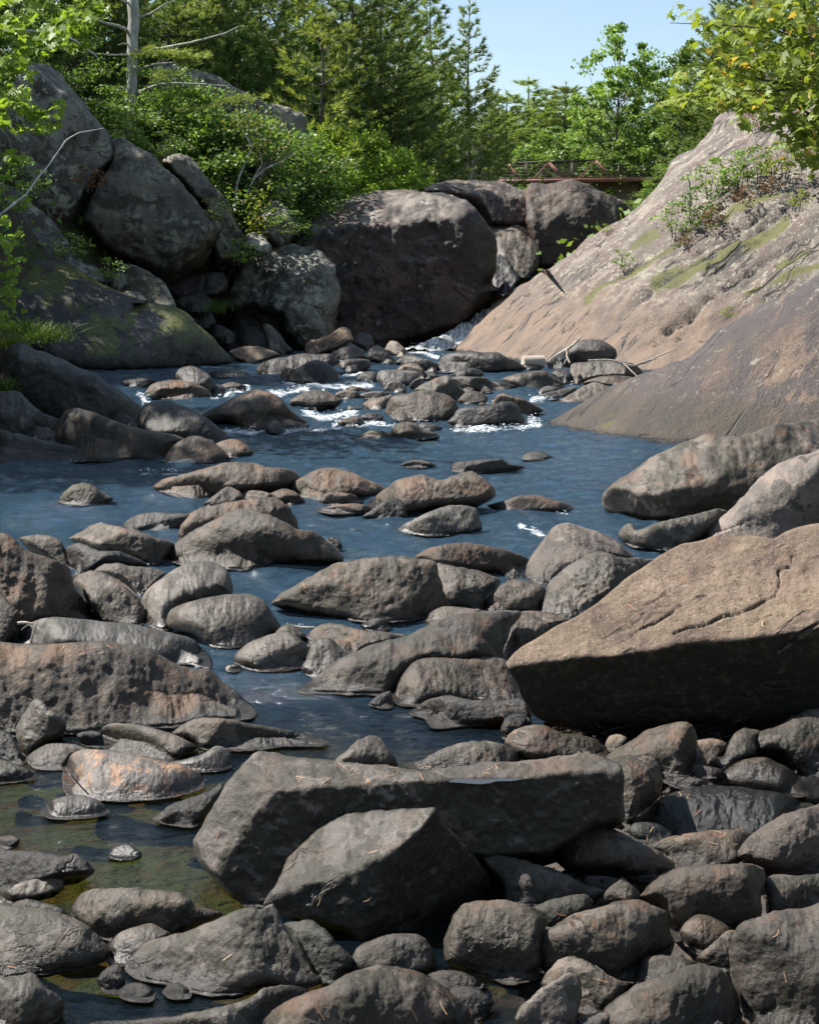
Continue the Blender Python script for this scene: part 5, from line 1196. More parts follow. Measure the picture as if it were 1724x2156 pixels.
G3 = 'far conifers beyond the bridge'
for i, (px, yt, d) in enumerate([(1068, 195, 112), (1108, 168, 118), (1150, 192, 124), (1192, 176, 120), (1232, 205, 126)]):
    tree_at(PINE[i % 3], px, yt, d, 'far green conifer beyond the bridge, ' + ['leftmost', 'second from left', 'middle one', 'second from right', 'rightmost'][i], G3, leaf='needle', wide=2.0)
G4 = 'leafy trees beyond the bridge'
for i, (px, yt, d, lb, lf, wd) in enumerate([
        (1308, 52, 86, 'tall maple with a thin reddish top against the sky beyond the bridge', 'leaf', .85),
        (1385, 118, 92, 'leafy tree filling the gap right of the tall maple', 'leaf', 1.),
        (1250, 235, 104, 'round leafy tree left of the tall maple beyond the bridge', 'leaf', 1.1),
        (1175, 268, 100, 'low leafy tree above the middle of the bridge truss', 'leaf_dark', 1.4),
        (1110, 290, 98, 'low leafy tree above the left end of the bridge truss', 'leaf', 1.3),
        (1345, 225, 88, 'bright leafy tree above the right end of the bridge', 'leaf', 1.2),
        (1410, 200, 84, 'leafy tree above the plain right span of the bridge', 'leaf', 1.1),
        (1462, 60, 70, 'leafy tree behind the crest of the right rock slope', 'leaf_dark', 1.),
        (1520, 90, 62, 'leafy tree behind the maple boughs on the right', 'leaf', 1.1),
        (1290, 300, 84, 'low bush like tree behind the bridge pier', 'leaf', 1.3)]):
    tree_at(BROAD[i % 3], px, yt, d, lb, G4, leaf=lf, wide=wd)
for i, (px, yt, d, lb) in enumerate([(1075, 238, 128, 'leftmost'), (1125, 215, 132, 'second from the left'), (1172, 225, 130, 'third from the left'), (1215, 212, 134, 'fourth from the left'), (1262, 200, 126, 'rightmost'),
        (1030, 262, 120, 'one partly behind the white pine')]):
    tree_at(BROAD[i % 3], px, yt, d, 'rounded leafy tree in the farthest row beyond the bridge, ' + lb, 'farthest leafy trees', leaf='leaf', wide=1.5)
G5 = 'trees on the right bank'
for i, (px, yt, d) in enumerate([(1520, -50, 60), (1590, -140, 56), (1665, -220, 52), (1740, -260, 50)]):
    tree_at(PINE[(i + 2) % 3], px, yt, d, 'pine behind the right rock slope, ' + ['nearest to the sky', 'second from the sky', 'third from the sky', 'at the right edge'][i], G5, leaf='needle_dark' if i % 2 else 'needle')
G6 = 'bushes at the right end of the bridge'
for i, (px, yt, d, h) in enumerate([(1385, 362, 68, 0), (1415, 330, 66, 0), (1345, 410, 64, 0), (1330, 455, 60, 0), (1290, 440, 62, 0)]):
    tree_at(SHRUB[i % 2], px, yt, d, 'leafy bush at the right end of the bridge, ' + ['in front of the railing', 'highest one', 'below the deck', 'lowest one at the rock', 'beside the pier'][i], G6, leaf='leaf', wide=1.2)
G7 = 'bright shrubs above the cliff boulder'
for i, (px, yt, d) in enumerate([(668, 228, 53), (712, 255, 52.5), (757, 244, 53), (805, 280, 52.5), (850, 312, 52.5), (640, 300, 52), (690, 325, 51.5), (740, 330, 51.5), (795, 345, 51.5), (872, 362, 52)]):
    tree_at(SHRUB[i % 2], px, yt, d, 'bright green shrub above the cliff boulder, ' + ['tallest one', 'second tallest', 'third tallest', 'right of the tallest three', 'in the right back', 'left most one', 'lower left one', 'lower middle one', 'lower right one', 'right most one'][i], G7, wide=.85)
tree_at(SAPL, 988, 255, 60, 'pale yellow sapling in front of the white pine', None)
SAPL2 = tree_at(SAPL, 915, 350, 56, 'small pale bush at the left end of the bridge', None, wide=1.2)

G8 = 'leafy trees on the left slope'
for i, (px, yt, d, lb) in enumerate([(30, -80, 44, 'dark leafy tree at the upper left corner'), (130, -160, 47, 'dark leafy tree left of the grey trunk'), (215, -60, 52, 'dark leafy tree right behind the arching dead branch'),
        (410, -70, 58, 'dark leafy tree right of the grey trunk'), (500, 40, 56, 'lower dark leafy tree left of the young yellow green pine'), (600, 60, 60, 'dark leafy tree between the young pine and the outcrop')]):
    tree_at(BROAD[i % 3], px, yt, d, lb, G8, leaf='leaf_dark', wide=.9)
G9 = 'dark shrubs among the left boulders'
for i, (px, yt, d, lb) in enumerate([(330, 120, 47.5, 'covering the left end of the outcrop'), (390, 190, 47.2, 'below the crest of the outcrop'), (450, 225, 47, 'in the middle of the outcrop face'), (520, 235, 47, 'at the right part of the outcrop face'),
        (585, 262, 47.5, 'at the right end of the outcrop'), (300, 240, 46.6, 'at the foot of the grey trunk'), (380, 275, 45, 'above the pale leaning boulder'), (215, 200, 43, 'between the overhanging boulder and the grey trunk'),
        (160, 110, 43.5, 'behind the crest of the overhanging boulder'), (40, 120, 41, 'over the left part of the overhanging boulder'), (440, 300, 44.5, 'beside the birch stems'), (20, 330, 38.5, 'below the leaning dead branch'), (350, 150, 46.6, 'in front of the outcrop crest'), (420, 175, 46.4, 'right in front of the outcrop crest'), (480, 195, 46.2, 'at the lower crest of the outcrop'), ]):
    tree_at(SHRUB[i % 2], px, yt, d, 'dark shrub ' + lb, G9, leaf='leaf_dark', wide=1.3)
# trees of the left bank standing outside the frame, whose shade falls over the bank
for i, (x_, y_, h_) in enumerate([(-16.5, 36, 13), (-18, 44, 15), (-13.2, 25.5, 10.5), (-12.6, 20.5, 9)]):
    PINE[i % 3].put((x_, y_, float(ground_z(np.array([x_]), np.array([y_]))[0]) - .2), h_, 'pine of the left bank whose crown shades the mossy slab', 'shade pines beyond the left bank', leaf='needle_dark', wide=1.3)

# low growth on the left slope
rng = np.random.default_rng(5)
n = 52000
x = rng.uniform(-34, -4.5, n); y = rng.uniform(36, 84, n)
gz = ground_z(x, y)
keep = (gz > 2.4) & (fbm(np.stack([x * .5, y * .5, 0 * x], -1), 3, 9) > -.25)
c = np.stack([x, y, gz + np.abs(rng.normal(0, .38, n))], -1)[keep]
lv, lf = leaf_cloud(c, DIAMOND, .22, rng)
link('undergrowth', mesh_np('undergrowth', lv, [lf], M['leaf_dark'], smooth=False), label='low leafy undergrowth covering the shaded left slope', cat='undergrowth', kind='stuff')
n = 16000
x = rng.uniform(4, 30, n); y = rng.uniform(44, 100, n)
c = np.stack([x, y, ground_z(x, y) + np.abs(rng.normal(0, .4, n))], -1)
lv, lf = leaf_cloud(c, DIAMOND, .3, rng)
link('ground_cover', mesh_np('ground_cover', lv, [lf], M['leaf'], smooth=False), label='green ground cover under the trees beyond the bridge', cat='ground cover', kind='stuff')

def wood(name, label, cat, paths, mat, group=None, sides=7, part=None):
    """paths: list of (list of (x, y, d, radius in px))"""
    out = []
    for P_ in paths:
        a = np.array(P_, float)
        t = np.linspace(0, len(a) - 1, max(6, len(a) * 4))
        idx = np.arange(len(a))
        q = np.stack([np.interp(t, idx, a[:, k]) for k in range(4)], -1)
        p = np.array([pt(v[0], v[1], v[2]) for v in q])
        p += np.random.default_rng(len(label)).normal(0, .12, p.shape) * (q[:, 3:4] * q[:, 2:3] / F)
        out.append((p, q[:, 3] * q[:, 2] / F))
    v, f = tubes(out, sides)
    return v, f

# dead trunked pine on the left slope
root = pt(276, 285, 46.0)
T = empty('pine_tree', root, 'old pine with a pale grey trunk and bare broken limbs on the left slope', 'pine tree')
def tw(paths, d=46.0, tile=1):
    ox, oy, s = TILES[tile]
    return [[(x * s + ox, y * s + oy, d + dd, r) for x, y, r, dd in P_] for P_ in paths]
v, f = wood('', 'trunk', '', tw([[(568, -260, 12, 0), (566, 0, 12.5, 0), (562, 130, 12, 0), (560, 300, 11, 0), (552, 450, 11, 0), (546, 590, 15, 0)]]), None, sides=12)
link('trunk', mesh_np('trunk', v - root, [f], M['bark_grey']), T)
limbs = [[(556, 135, 4, 0), (500, 110, 3.4, -.3), (440, 95, 2.8, -.6), (370, 76, 1.8, -.9)], [(570, 220, 3.4, 0), (700, 200, 3, -.6), (800, 180, 2.6, -1), (860, 165, 2.2, -1.2), (950, 140, 1.8, -1.4), (1005, 112, 1.2, -1.6)],
         [(560, 400, 4, 0), (610, 378, 3.2, -.3), (660, 358, 2.8, -.6), (720, 350, 2.4, -.8), (810, 352, 2, -1.1), (960, 362, 1.2, -1.5)], [(556, 515, 3.4, 0), (600, 502, 3, -.3), (645, 490, 2.4, -.5), (690, 460, 1.6, -.8), (800, 455, 1.2, -1)],
         [(548, 530, 3, 0), (520, 510, 2.4, -.3), (470, 520, 1.6, -.4), (430, 545, 1.2, -.5)], [(580, 75, 2.6, 0), (640, 55, 1.8, -.3), (690, 20, 1.2, -.5), (740, 0, 1, -.6)], [(555, 190, 2.6, 0), (520, 183, 1.6, -.3), (495, 190, 1.1, -.4)],
         [(560, 20, 2.6, 0), (510, 0, 2, -.4), (450, -40, 1.3, -.7)], [(556, 230, 2.6, 0), (480, 232, 2, -.5), (400, 225, 1.4, -.8), (330, 190, 1, -1)], [(562, 300, 2.6, 0), (650, 270, 2, -.4), (740, 262, 1.4, -.7)]]
for L_ in limbs:
    v, f = wood('', 'limb', '', tw([L_]), None, sides=6)
    link('limb', mesh_np('limb', v - root, [f], M['bark_grey']), T)
tp, td = [], []
for (ax, ay, bx, by, dd, n, sp_) in [(600, 215, 880, 240, -1.2, 130, 14), (640, 330, 750, 315, -.6, 60, 14), (900, 440, 1060, 410, -1.5, 80, 14), (560, 250, 640, 205, -.4, 50, 18), (420, 520, 520, 490, -.5, 40, 18), (760, 60, 900, 30, -1.0, 60, 25), (320, 60, 460, 30, -1., 60, 25), (700, 470, 900, 460, -1, 50, 12)]:
    for q in range(n):
        u = rng.random()
        p = pt((ax + (bx - ax) * u + rng.normal(0, sp_)) * .5, (ay + (by - ay) * u + rng.normal(0, sp_ * .7)) * .5, 46 + dd + rng.normal(0, .35))
        tp.append(p - root); td.append(np.array([bx - ax, 0, 40.]) / 300 + rng.normal(0, .3, 3))
nv, nf = needles(np.array(tp), unit(np.array(td)), 9, .2, .024, rng)
link('crown', mesh_np('crown', nv, [nf], M['needle_light'], smooth=False), T)

# thin dark trunks among the left trees
# birch with two white stems
root = pt(497, 435, 44.2)
T = empty('birch_tree', root, 'small birch with two slanting white stems on the left bank', 'birch tree')
for P_ in ([(990, 880, 2.8, 0), (994, 800, 2.6, 0), (1006, 750, 2.4, 0), (1040, 665, 2.2, 0), (1062, 622, 1.8, 0), (1035, 565, 1.4, 0), (1000, 520, .9, 0)],
           [(1018, 865, 2.4, 0), (1040, 815, 2.2, 0), (1068, 755, 2., 0), (1110, 715, 1.8, 0), (1190, 675, 1.2, 0), (1240, 640, .8, 0)], [(1062, 760, 1.8, 0), (1078, 735, 1.6, 0), (1105, 690, 1.3, 0), (1090, 620, .9, 0)]):
    v, f = wood('', 'stem', '', tw([P_], 44.2), None, sides=6)
    link('stem', mesh_np('stem', v - root, [f], M['birch']), T)
cs_ = []
for (cx_, cy_, rx_, ry_, n) in [(1060, 520, 70, 50, 130), (1150, 560, 90, 60, 170), (1100, 620, 60, 50, 90), (1010, 500, 50, 40, 70), (1200, 650, 60, 40, 70)]:
    for q in range(n):
        cs_.append(pt((cx_ + rng.normal(0, rx_ * .6)) * .5, (cy_ + rng.normal(0, ry_ * .6)) * .5, 44.2 + rng.normal(0, .5)) - root)
lv, lf = leaf_cloud(np.array(cs_), DIAMOND, .13, rng)
link('crown', mesh_np('crown', lv, [lf], M['leaf_pale'], smooth=False), T)
# pale bush at its foot
root = pt(545, 500, 43)
T = empty('shrub', root, 'small yellowing bush at the foot of the birch', 'shrub')
v, f = wood('', 'b', '', [[(545, 505, 43, 1), (540, 470, 43, .8), (548, 430, 43, .5)], [(545, 505, 43, 1), (565, 480, 43, .7), (572, 465, 43, .5)]], None)
link('stem', mesh_np('stem', v - root, [f], M['bark']), T)
cs_ = [pt(545 + rng.normal(0, 18), 450 + rng.normal(0, 28), 43 + rng.normal(0, .3)) - root for q in range(260)]
lv, lf = leaf_cloud(np.array(cs_), DIAMOND, .13, rng)
link('foliage', mesh_np('foliage', lv, [lf], M['leaf_yellow'], smooth=False), T)

# near boughs
def bough_tree(label, d, trunk, branches, sprays, leaf, size, mat, base, ang=.25):
    root = np.array(base)
    T = empty('maple_tree', root, label, 'maple tree')
    tv_, tf_ = tubes([(np.array(trunk, float), np.linspace(.13, .07, len(trunk)))], 9)
    link('trunk', mesh_np('trunk', tv_ - root, [tf_], M['bark']), T)
    for P_ in branches:
        v, f = wood('', 'b', '', [[(x, y, d + dd, r) for x, y, r, dd in P_]], None, sides=6)
        link('branch', mesh_np('branch', v - root, [f], M['bark']), T)
    pts_ = []
    for (cx_, cy_, rx_, ry_, n) in sprays:
        n = int(n * .9); k = max(1, n // 9)
        tw_ = np.stack([rng.normal(cx_, rx_ * .55, k), rng.normal(cy_, ry_ * .55, k), d + rng.normal(0, .45, k)], -1)
        for q in range(n):
            t_ = tw_[rng.integers(0, k)]
            pts_.append(pt(t_[0] + rng.normal(0, 16 * 12 / d), t_[1] + rng.normal(0, 9 * 12 / d), t_[2] + rng.normal(0, .12)) - root)
    lv, lf = leaf_cloud(np.array(pts_), MAPLE, size, rng, up=.45, facing=np.array([0, -.5, 0]))
    link('crown', mesh_np('crown', lv, [lf], M[mat], smooth=False), T)
    return T

bough_tree('maple with yellow green leaves hanging over the right bank', 12.2, [(5.0, 12.6, .0), (4.9, 12.5, 2.0), (4.75, 12.4, 4.2), (4.9, 12.4, 7.)],
           [[(1960, 300, 7, 0), (1800, 240, 6, 0), (1690, 185, 4.5, 0), (1620, 170, 3.5, 0), (1560, 160, 2.6, 0), (1508, 127, 1.5, 0)],
            [(1960, 200, 7, .2), (1800, 130, 6, .2), (1715, 90, 5, .2), (1680, 62, 4.5, .2), (1640, 25, 3.5, .2), (1605, -20, 2.5, .2)],
            [(1690, 185, 3, 0), (1620, 192, 2.4, -.1), (1540, 190, 1.8, -.2), (1460, 205, 1.4, -.3), (1400, 218, .8, -.3)],
            [(1620, 170, 3, 0), (1590, 115, 2.6, .2), (1560, 60, 2, .3), (1530, 10, 1.4, .3)],
            [(1960, 420, 6, -.1), (1800, 320, 5, -.1), (1720, 250, 3.6, -.1), (1660, 215, 2, -.1)],
            [(1715, 90, 2.6, .2), (1620, 60, 2, .2), (1500, 52, 1.2, .1), (1410, 48, .7, .1)],
            [(1705, 80, 2.6, .2), (1695, 40, 3, .3), (1690, -20, 3, .3)]],
           [(1700, 30, 70, 50, 260), (1600, 40, 70, 50, 210), (1540, 90, 60, 45, 120), (1650, 120, 80, 45, 240), (1560, 160, 70, 30, 130), (1500, 165, 50, 22, 60), (1440, 212, 38, 14, 62), (1510, 205, 55, 20, 90),
            (1600, 215, 70, 28, 170), (1690, 210, 60, 40, 200), (1700, 290, 45, 40, 150), (1640, 262, 45, 22, 90), (1420, 40, 16, 12, 8), (1480, 45, 30, 22, 26), (1700, 340, 30, 20, 40), (1735, 120, 40, 80, 180), (1740, 250, 40, 70, 160)],
           MAPLE, .098, 'leaf_yellow', (5.0, 12.6, 0))
bough_tree('maple with fresh green boughs at the upper left edge', 21.0, [(-7.6, 21.3, 3.0), (-7.5, 21.2, 5.0), (-7.4, 21.1, 7.5), (-7.4, 21., 10)],
           [[(-160, 150, 5, 0), (-40, 190, 3.5, 0), (40, 215, 2, 0), (110, 262, 1, 0)], [(-160, 40, 5, .2), (-20, 60, 3.5, .2), (60, 80, 2, .2), (160, 120, 1, .3)],
            [(-150, 350, 3, 0), (-20, 240, 2, 0), (30, 290, 1.5, 0), (60, 310, 1, 0)]],
           [(20, 200, 40, 24, 120), (70, 235, 36, 22, 120), (100, 270, 22, 14, 44), (15, 255, 34, 30, 90), (30, 60, 60, 50, 260), (110, 90, 55, 40, 190), (20, 130, 50, 30, 150), (160, 60, 36, 30, 90), (10, 330, 24, 24, 50), (180, 20, 60, 30, 130)],
           MAPLE, .15, 'leaf_bright', (-7.6, 21.3, 3.0))
T = bough_tree('leafy sprig growing at the left edge above the grassy bank', 24.5, [(-7.6, 24.5, 1.0), (-7.4, 24.4, 1.6), (-7.2, 24.4, 2.2), (-7.15, 24.4, 2.6)],
           [[(-20, 640, 1.5, 0), (10, 560, 1, 0), (25, 500, .6, 0)], [(-20, 640, 1.5, 0), (20, 620, 1, 0), (45, 600, .6, 0)]],
           [(12, 500, 20, 22, 60), (16, 560, 22, 26, 80), (20, 620, 24, 26, 90), (10, 670, 22, 20, 70), (6, 455, 14, 14, 24)], MAPLE, .13, 'leaf_bright', (-7.6, 24.5, 1.0))
T.name = 'sapling'; T['category'] = 'sapling'
# leaning pale dead stem over the left boulders
root = pt(10, 445, 33.5)
v, f = wood('', 'dead', '', tw([[(-40, 930, 2.6, 0), (20, 890, 2.4, 0), (110, 820, 2.2, .4), (160, 750, 2., .8), (210, 690, 1.8, 1.2), (280, 590, 1.5, 1.6), (330, 560, 1.3, 1.8), (440, 540, .8, 2.2)]], 33.5), None)
link('dead_branch', mesh_np('dead_branch', v - root, [f], M['birch']), None, root, 'pale dead branch leaning up across the shaded left boulder', 'branch')
root = pt(100, 65, 40)
v, f = wood('', 'dead2', '', tw([[(-40, 135, 3, 0), (60, 130, 2.8, 0), (200, 130, 2.6, 0), (290, 155, 2.3, 0), (360, 200, 1.8, 0), (412, 242, 1.2, 0)]], 40), None)
link('dead_branch', mesh_np('dead_branch', v - root, [f], M['birch']), None, root, 'pale arching dead branch at the upper left among the leaves', 'branch')

# grass tufts
def grass(px, py, d, n, hgt, spread, label, droop=.5, mat='grass'):
    root = pt(px, py, d)
    V, Fc = [], []
    for q in range(n):
        b0 = rng.normal(0, spread, 3); b0[2] *= .2
        dv_ = unit(np.array([rng.normal(0, .5), rng.normal(0, .5), 1.])); hh = hgt * rng.uniform(.5, 1.1)
        out = unit(np.array([rng.normal(.3, .6), rng.normal(-.2, .5), 0]))
        sd_ = np.cross(dv_, out); sd_ = unit(sd_) * .009
        k0 = len(V)
        for t_ in (0, .35, .7, 1):
            c_ = b0 + dv_ * hh * t_ + out * hh * droop * t_ ** 2 - np.array([0, 0, 1]) * hh * droop * .5 * t_ ** 2.5
            w_ = 1 - t_ * .9
            V += [c_ - sd_ * w_, c_ + sd_ * w_]
        for m in range(3): Fc.append([k0 + 2 * m, k0 + 2 * m + 1, k0 + 2 * m + 3, k0 + 2 * m + 2])
    link('grass_tuft', mesh_np('grass_tuft', np.array(V), [np.array(Fc)], M[mat], smooth=False), None, root, label, 'grass')
grass(95, 715, 26.5, 320, .5, .22, 'long green grass hanging down the left bank beside the ferns')
grass(45, 700, 25.5, 160, .4, .2, 'grass at the left edge behind the tan crowned boulder')
grass(4, 830, 23.0, 90, .5, .10, 'tall green grass blades at the left edge in front of the tan crowned boulder')
grass(452, 655, 39.4, 160, .55, .22, 'green fern like grass in the crevice beside the leaning grey rock')
grass(20, 735, 24.5, 200, .35, .12, 'yellow green fern at the left edge on the tan crowned boulder', mat='leaf_yellow')

# shrubs on the right slope
PN = unit(np.array([-.56, -.25, .79])); PP = pt(962, 742, 42.3)
def slope_d(x, y):
    dv_ = dirs(x, y)
    return float((PN @ (PP - CAMP)) / (dv_ @ PN))
for i, (px, py, h, lb, lf) in enumerate([
        (1425, 500, .95, 'low green bush with a reddish foot in the middle of the right slope', 'leaf'), (1465, 470, 1.0, 'bush with bare twigs beside the dead stub on the right slope', 'leaf_dark'),
        (1500, 420, 1.1, 'leafy bush on the ledge below the maple boughs', 'leaf'), (1545, 400, 1.1, 'bush on the ledge right of the bare twig', 'leaf'), (1590, 385, 1.0, 'green bush high on the right slope under the boughs', 'leaf'),
        (1640, 375, 1.0, 'bush high on the right slope near the right edge', 'leaf_yellow'), (1700, 360, 1.1, 'bush at the right edge under the hanging boughs', 'leaf'), (1590, 275, .6, 'reddish bush on the crest of the right slope', 'leaf_red'),
        (1500, 478, .55, 'rust coloured bush on the mossy ledge', 'leaf_red'), (1445, 520, .4, 'little reddish plant on the mossy ledge', 'leaf_red'), (1560, 430, .5, 'rust coloured weeds on the upper ledge', 'leaf_red'), (1620, 410, .5, 'rust coloured weeds near the top of the right slope', 'leaf_red'),
        (1275, 492, .3, 'tiny yellow plant on the edge of the right slope', 'leaf_yellow'), (1310, 568, .55, 'thin green plant in a crack of the right slope', 'leaf'), (1680, 440, .5, 'green weed on the moss at the right edge', 'leaf_yellow'),
        (1530, 672, .3, 'small weed in the fold between the two rock slopes', 'leaf_pale')]):
    d_ = slope_d(px, py) - .15
    SMALL.put(pt(px, py, d_), h, lb, 'plants on the right slope', leaf=lf, wide=1.3)
for i, (px, py, dd, h, lb, lf) in enumerate([(150, 548, 36.2, .7, 'green plant in the notch above the mossy slab', 'leaf'), (262, 300, 39.3, .6, 'plant on the top of the huge triangular boulder', 'leaf_dark'), (350, 335, 41.2, .8, 'plant behind the top of the leaning lichen boulder', 'leaf'),
        (60, 415, 36.5, .9, 'plant between the grey slab and the overhanging boulder', 'leaf_dark'), (508, 560, 41.8, .8, 'plant beside the small pale stone under the shrubs', 'leaf'), (232, 592, 36.4, .6, 'plant at the left of the split pale rock', 'leaf'),
        (455, 470, 40.6, .7, 'plant in the cleft beside the leaning lichen boulder', 'leaf_dark'), (190, 405, 38, .7, 'reddish plant under the overhanging boulder', 'leaf_red'), (610, 500, 42.6, .8, 'plant at the left end of the cliff boulder', 'leaf'), (20, 455, 35, 1., 'plant at the left edge above the mossy slab', 'leaf_bright')]):
    SMALL.put(pt(px, py, dd), h, lb, 'plants among the left boulders', leaf=lf, wide=1.4)
d_ = slope_d(1453, 440)
root = pt(1453, 445, d_)
v, f = wood('', 'stub', '', [[(1453, 448, d_ - .1, 3.4), (1452, 420, d_ - .2, 3.1), (1450, 385, d_ - .2, 2.6), (1447, 374, d_ - .2, 1.6)]], None)
link('dead_stub', mesh_np('dead_stub', v - root, [f], M['bark_grey']), None, root, 'grey dead tree stub standing on the right slope', 'stub')

# ------------------------------------------------------------------ driftwood and log
def stick(label, paths, d, tile, mat='drift', name='driftwood', cat='driftwood'):
    ox, oy, s = TILES[tile]
    pp = [[(x * s + ox, y * s + oy, d + dd, r) for x, y, r, dd in P_] for P_ in paths]
    root = pt(pp[0][0][0], pp[0][0][1], pp[0][0][2])
    v, f = wood('', label, '', pp, None, sides=7)
    return link(name, mesh_np(name, v - root, [f], M[mat]), None, root, label, cat)
stick('forked bleached branch propped on the round tan boulder', [[(578, 446, 1.6, 0), (620, 418, 2.4, 0), (662, 394, 3, 0), (690, 372, 2.6, 0), (720, 342, 1.6, 0)], [(660, 395, 2.6, 0), (664, 425, 2.4, -.1), (674, 452, 2, -.2)], [(664, 425, 1.8, -.1), (650, 455, 1.2, -.1)]], 34.6, 4)
stick('long bleached branch lying over the square grey block', [[(750, 440, 1.6, 0), (840, 436, 1.8, 0), (900, 452, 2, 0), (940, 463, 2.2, 0), (1000, 446, 2, .2), (1050, 420, 1.6, .3), (1120, 393, 1, .4)], [(940, 463, 1.6, 0), (1000, 440, 1.2, .1), (1052, 432, .8, .2)], [(900, 452, 1.6, 0), (940, 490, 1.2, -.2), (965, 515, .9, -.3)]], 30.0, 4)
stick('short pale stick lying beside the tilted oblong boulder', [[(524, 312, 2, 0), (560, 340, 2.4, 0), (598, 372, 1.6, 0)]], 9.7, 5)
stick('pale stick in the froth behind the whaleback boulder', [[(1238, 478, 1.5, 0), (1270, 487, 2.6, 0), (1325, 486, 2.2, 0)]], 9.2, 5)
stick('pale stick at the foot of the big black fronted boulder', [[(75, 468, 3.4, 0), (110, 466, 3, 0), (140, 472, 2, 0)]], 9.6, 5)
stick('dark twig leaning on the orange scaled boulder', [[(300, 30, 1.4, 0), (335, 70, 1.8, 0), (375, 112, 2, 0)]], 6.55, 7, 'bark')
stick('orange dry twig lying in the gap of the bottom right boulders', [[(780, 832, 1.6, 0), (820, 865, 2.2, 0), (858, 902, 1.4, 0)]], 5.15, 8, 'drift')
stick('thin dry stalk standing before the broad olive grey boulder', [[(765, 136, .8, 0), (768, 180, 1., 0), (785, 218, .9, 0)]], 11.3, 5)

lp = pt(862 + 520 * .5, 539 + 446 * .5, 35.3)
b = NB('pale cut wood'); tc = b.n.new('ShaderNodeTexCoord')
n_ = b.noise(b.mapping(tc.outputs['Object'], (.6, 4, 4)), 8, 6, .65)
b.lk(b.mix(n_, (.42, .37, .31, 1), (.28, .23, .19, 1)), b.bsdf.inputs['Base Color']); M['log'] = b.m
T = empty('log', lp, 'short pale sawn log lying at the water below the right slope', 'log')
ln_, rr_ = .27, .16
th = np.linspace(0, 2 * math.pi, 25)[:-1]
xs_ = np.linspace(-ln_, ln_, 9)
vv = np.array([[x_, math.cos(t_) * rr_ * (1 + .05 * math.sin(3 * t_ + 4 * x_)), math.sin(t_) * rr_] for x_ in xs_ for t_ in th])
nq = len(th); qd = np.array([[a * nq + k, a * nq + (k + 1) % nq, (a + 1) * nq + (k + 1) % nq, (a + 1) * nq + k] for a in range(8) for k in range(nq)])
o = link('bark', mesh_np('bark', vv * np.array([1, 1, 1]), [qd[:, ::-1]], M['log']), T)
for e_, sgn in ((0, -1), (8, 1)):
    ring_ = vv[e_ * nq:(e_ + 1) * nq]
    ce = ring_.mean(0) + np.array([sgn * .01, 0, 0])
    pv = np.concatenate([ring_, ce[None]]); tf = np.array([[k, (k + 1) % nq, nq] for k in range(nq)])
    link('cut_end', mesh_np('cut_end', pv, [tf if sgn > 0 else tf[:, ::-1]], M['drift'], smooth=False), T)
T.rotation_euler = (0, 0, rad(12))

# ------------------------------------------------------------------ bridge
def metal(name, A, B):
    b = NB(name); tc = b.n.new('ShaderNodeTexCoord')
    n = b.noise(tc.outputs['Object'], 3.5, 7, .7)
    b.lk(b.mix(b.step(n, .42, .6), C4(A), C4(B)), b.bsdf.inputs['Base Color']); b.bsdf.inputs['Roughness'].default_value = .7
    return b.m
M['steel'] = metal('rusty red steel', (.27, .105, .075), (.18, .08, .06))
M['steel_dark'] = metal('dark weathered steel', (.045, .03, .028), (.08, .05, .042))
M['pier'] = metal('weathered pier stone', (.25, .19, .14), (.16, .13, .10))
def fp(x, y, d): return pt(x * .25 + 1016.3, y * .25 + 295.7, d)
def bar(a, b_, w, h):
    a, b_ = np.array(a), np.array(b_)
    d = unit(b_ - a); up = np.array([0, 0, 1.]) if abs(d[2]) < .9 else np.array([0, 1., 0])
    s = unit(np.cross(d, up)) * w * .5; u = unit(np.cross(s, d)) * h * .5
    V = np.array([p + sx * s + su * u for p in (a, b_) for sx, su in ((-1, -1), (1, -1), (1, 1), (-1, 1))])
    Q = np.array([[0, 1, 2, 3], [7, 6, 5, 4], [0, 4, 5, 1], [1, 5, 6, 2], [2, 6, 7, 3], [3, 7, 4, 0]])
    return V, Q
broot = fp(700, 345, 82)
B_ = empty('bridge', broot, 'old rusty steel truss footbridge crossing the river in the distance', 'bridge')
def bpart(name, bars, mat):
    V, Q, o_ = [], [], 0
    for b_ in bars:
        V.append(b_[0] - broot); Q.append(b_[1] + o_); o_ += 8
    link(name, mesh_np(name, np.concatenate(V), [np.concatenate(Q)], M[mat], smooth=False), B_)
DN, DF = 82.0, 85.0
bpart('deck', [bar(fp(-300, 338, 83.5), fp(1720, 314, 83.5), 2.6, .10)], 'steel_dark')
for d_ in (DN, DF):
    dy = 0 if d_ == DN else 8
    ln = lambda x0, y0, x1, y1, w_=.12, m='steel', nm='diagonal': bpart(nm, [bar(fp(x0, y0 + dy, d_), fp(x1, y1 + dy, d_), w_ * .62, w_ * .62)], m)
    bpart('girder', [bar(fp(-300, 352 + dy, d_), fp(1740, 322 + dy, d_), .12, .22)], 'steel')
    dx = 0 if d_ == DN else -12
    ln(250 + dx, 190, 950 + dx, 165, .13, 'steel_dark', 'top_chord')
    ln(950 + dx, 165, 1112 + dx, 345, .15, nm='end_post'); ln(215 + dx, 200, 365 + dx, 385, .15, nm='end_post')
    ln(400 + dx, 360, 555 + dx, 182); ln(560 + dx, 182, 722 + dx, 348); ln(790 + dx, 345, 940 + dx, 170)
    for x_ in (370, 755): ln(x_ + dx, 178, x_ + dx, 350, .11, 'steel_dark', 'post')
    for x_ in (1142, 1350, 1560): ln(x_ + dx, 205, x_ + dx, 335, .10, 'steel_dark', 'post')
    bpart('railing', [bar(fp(-300, y_ + 8 + dy, d_), fp(1740, y_ - 6 + dy, d_), .035, .035) for y_ in (206, 236, 262, 286)], 'steel_dark')
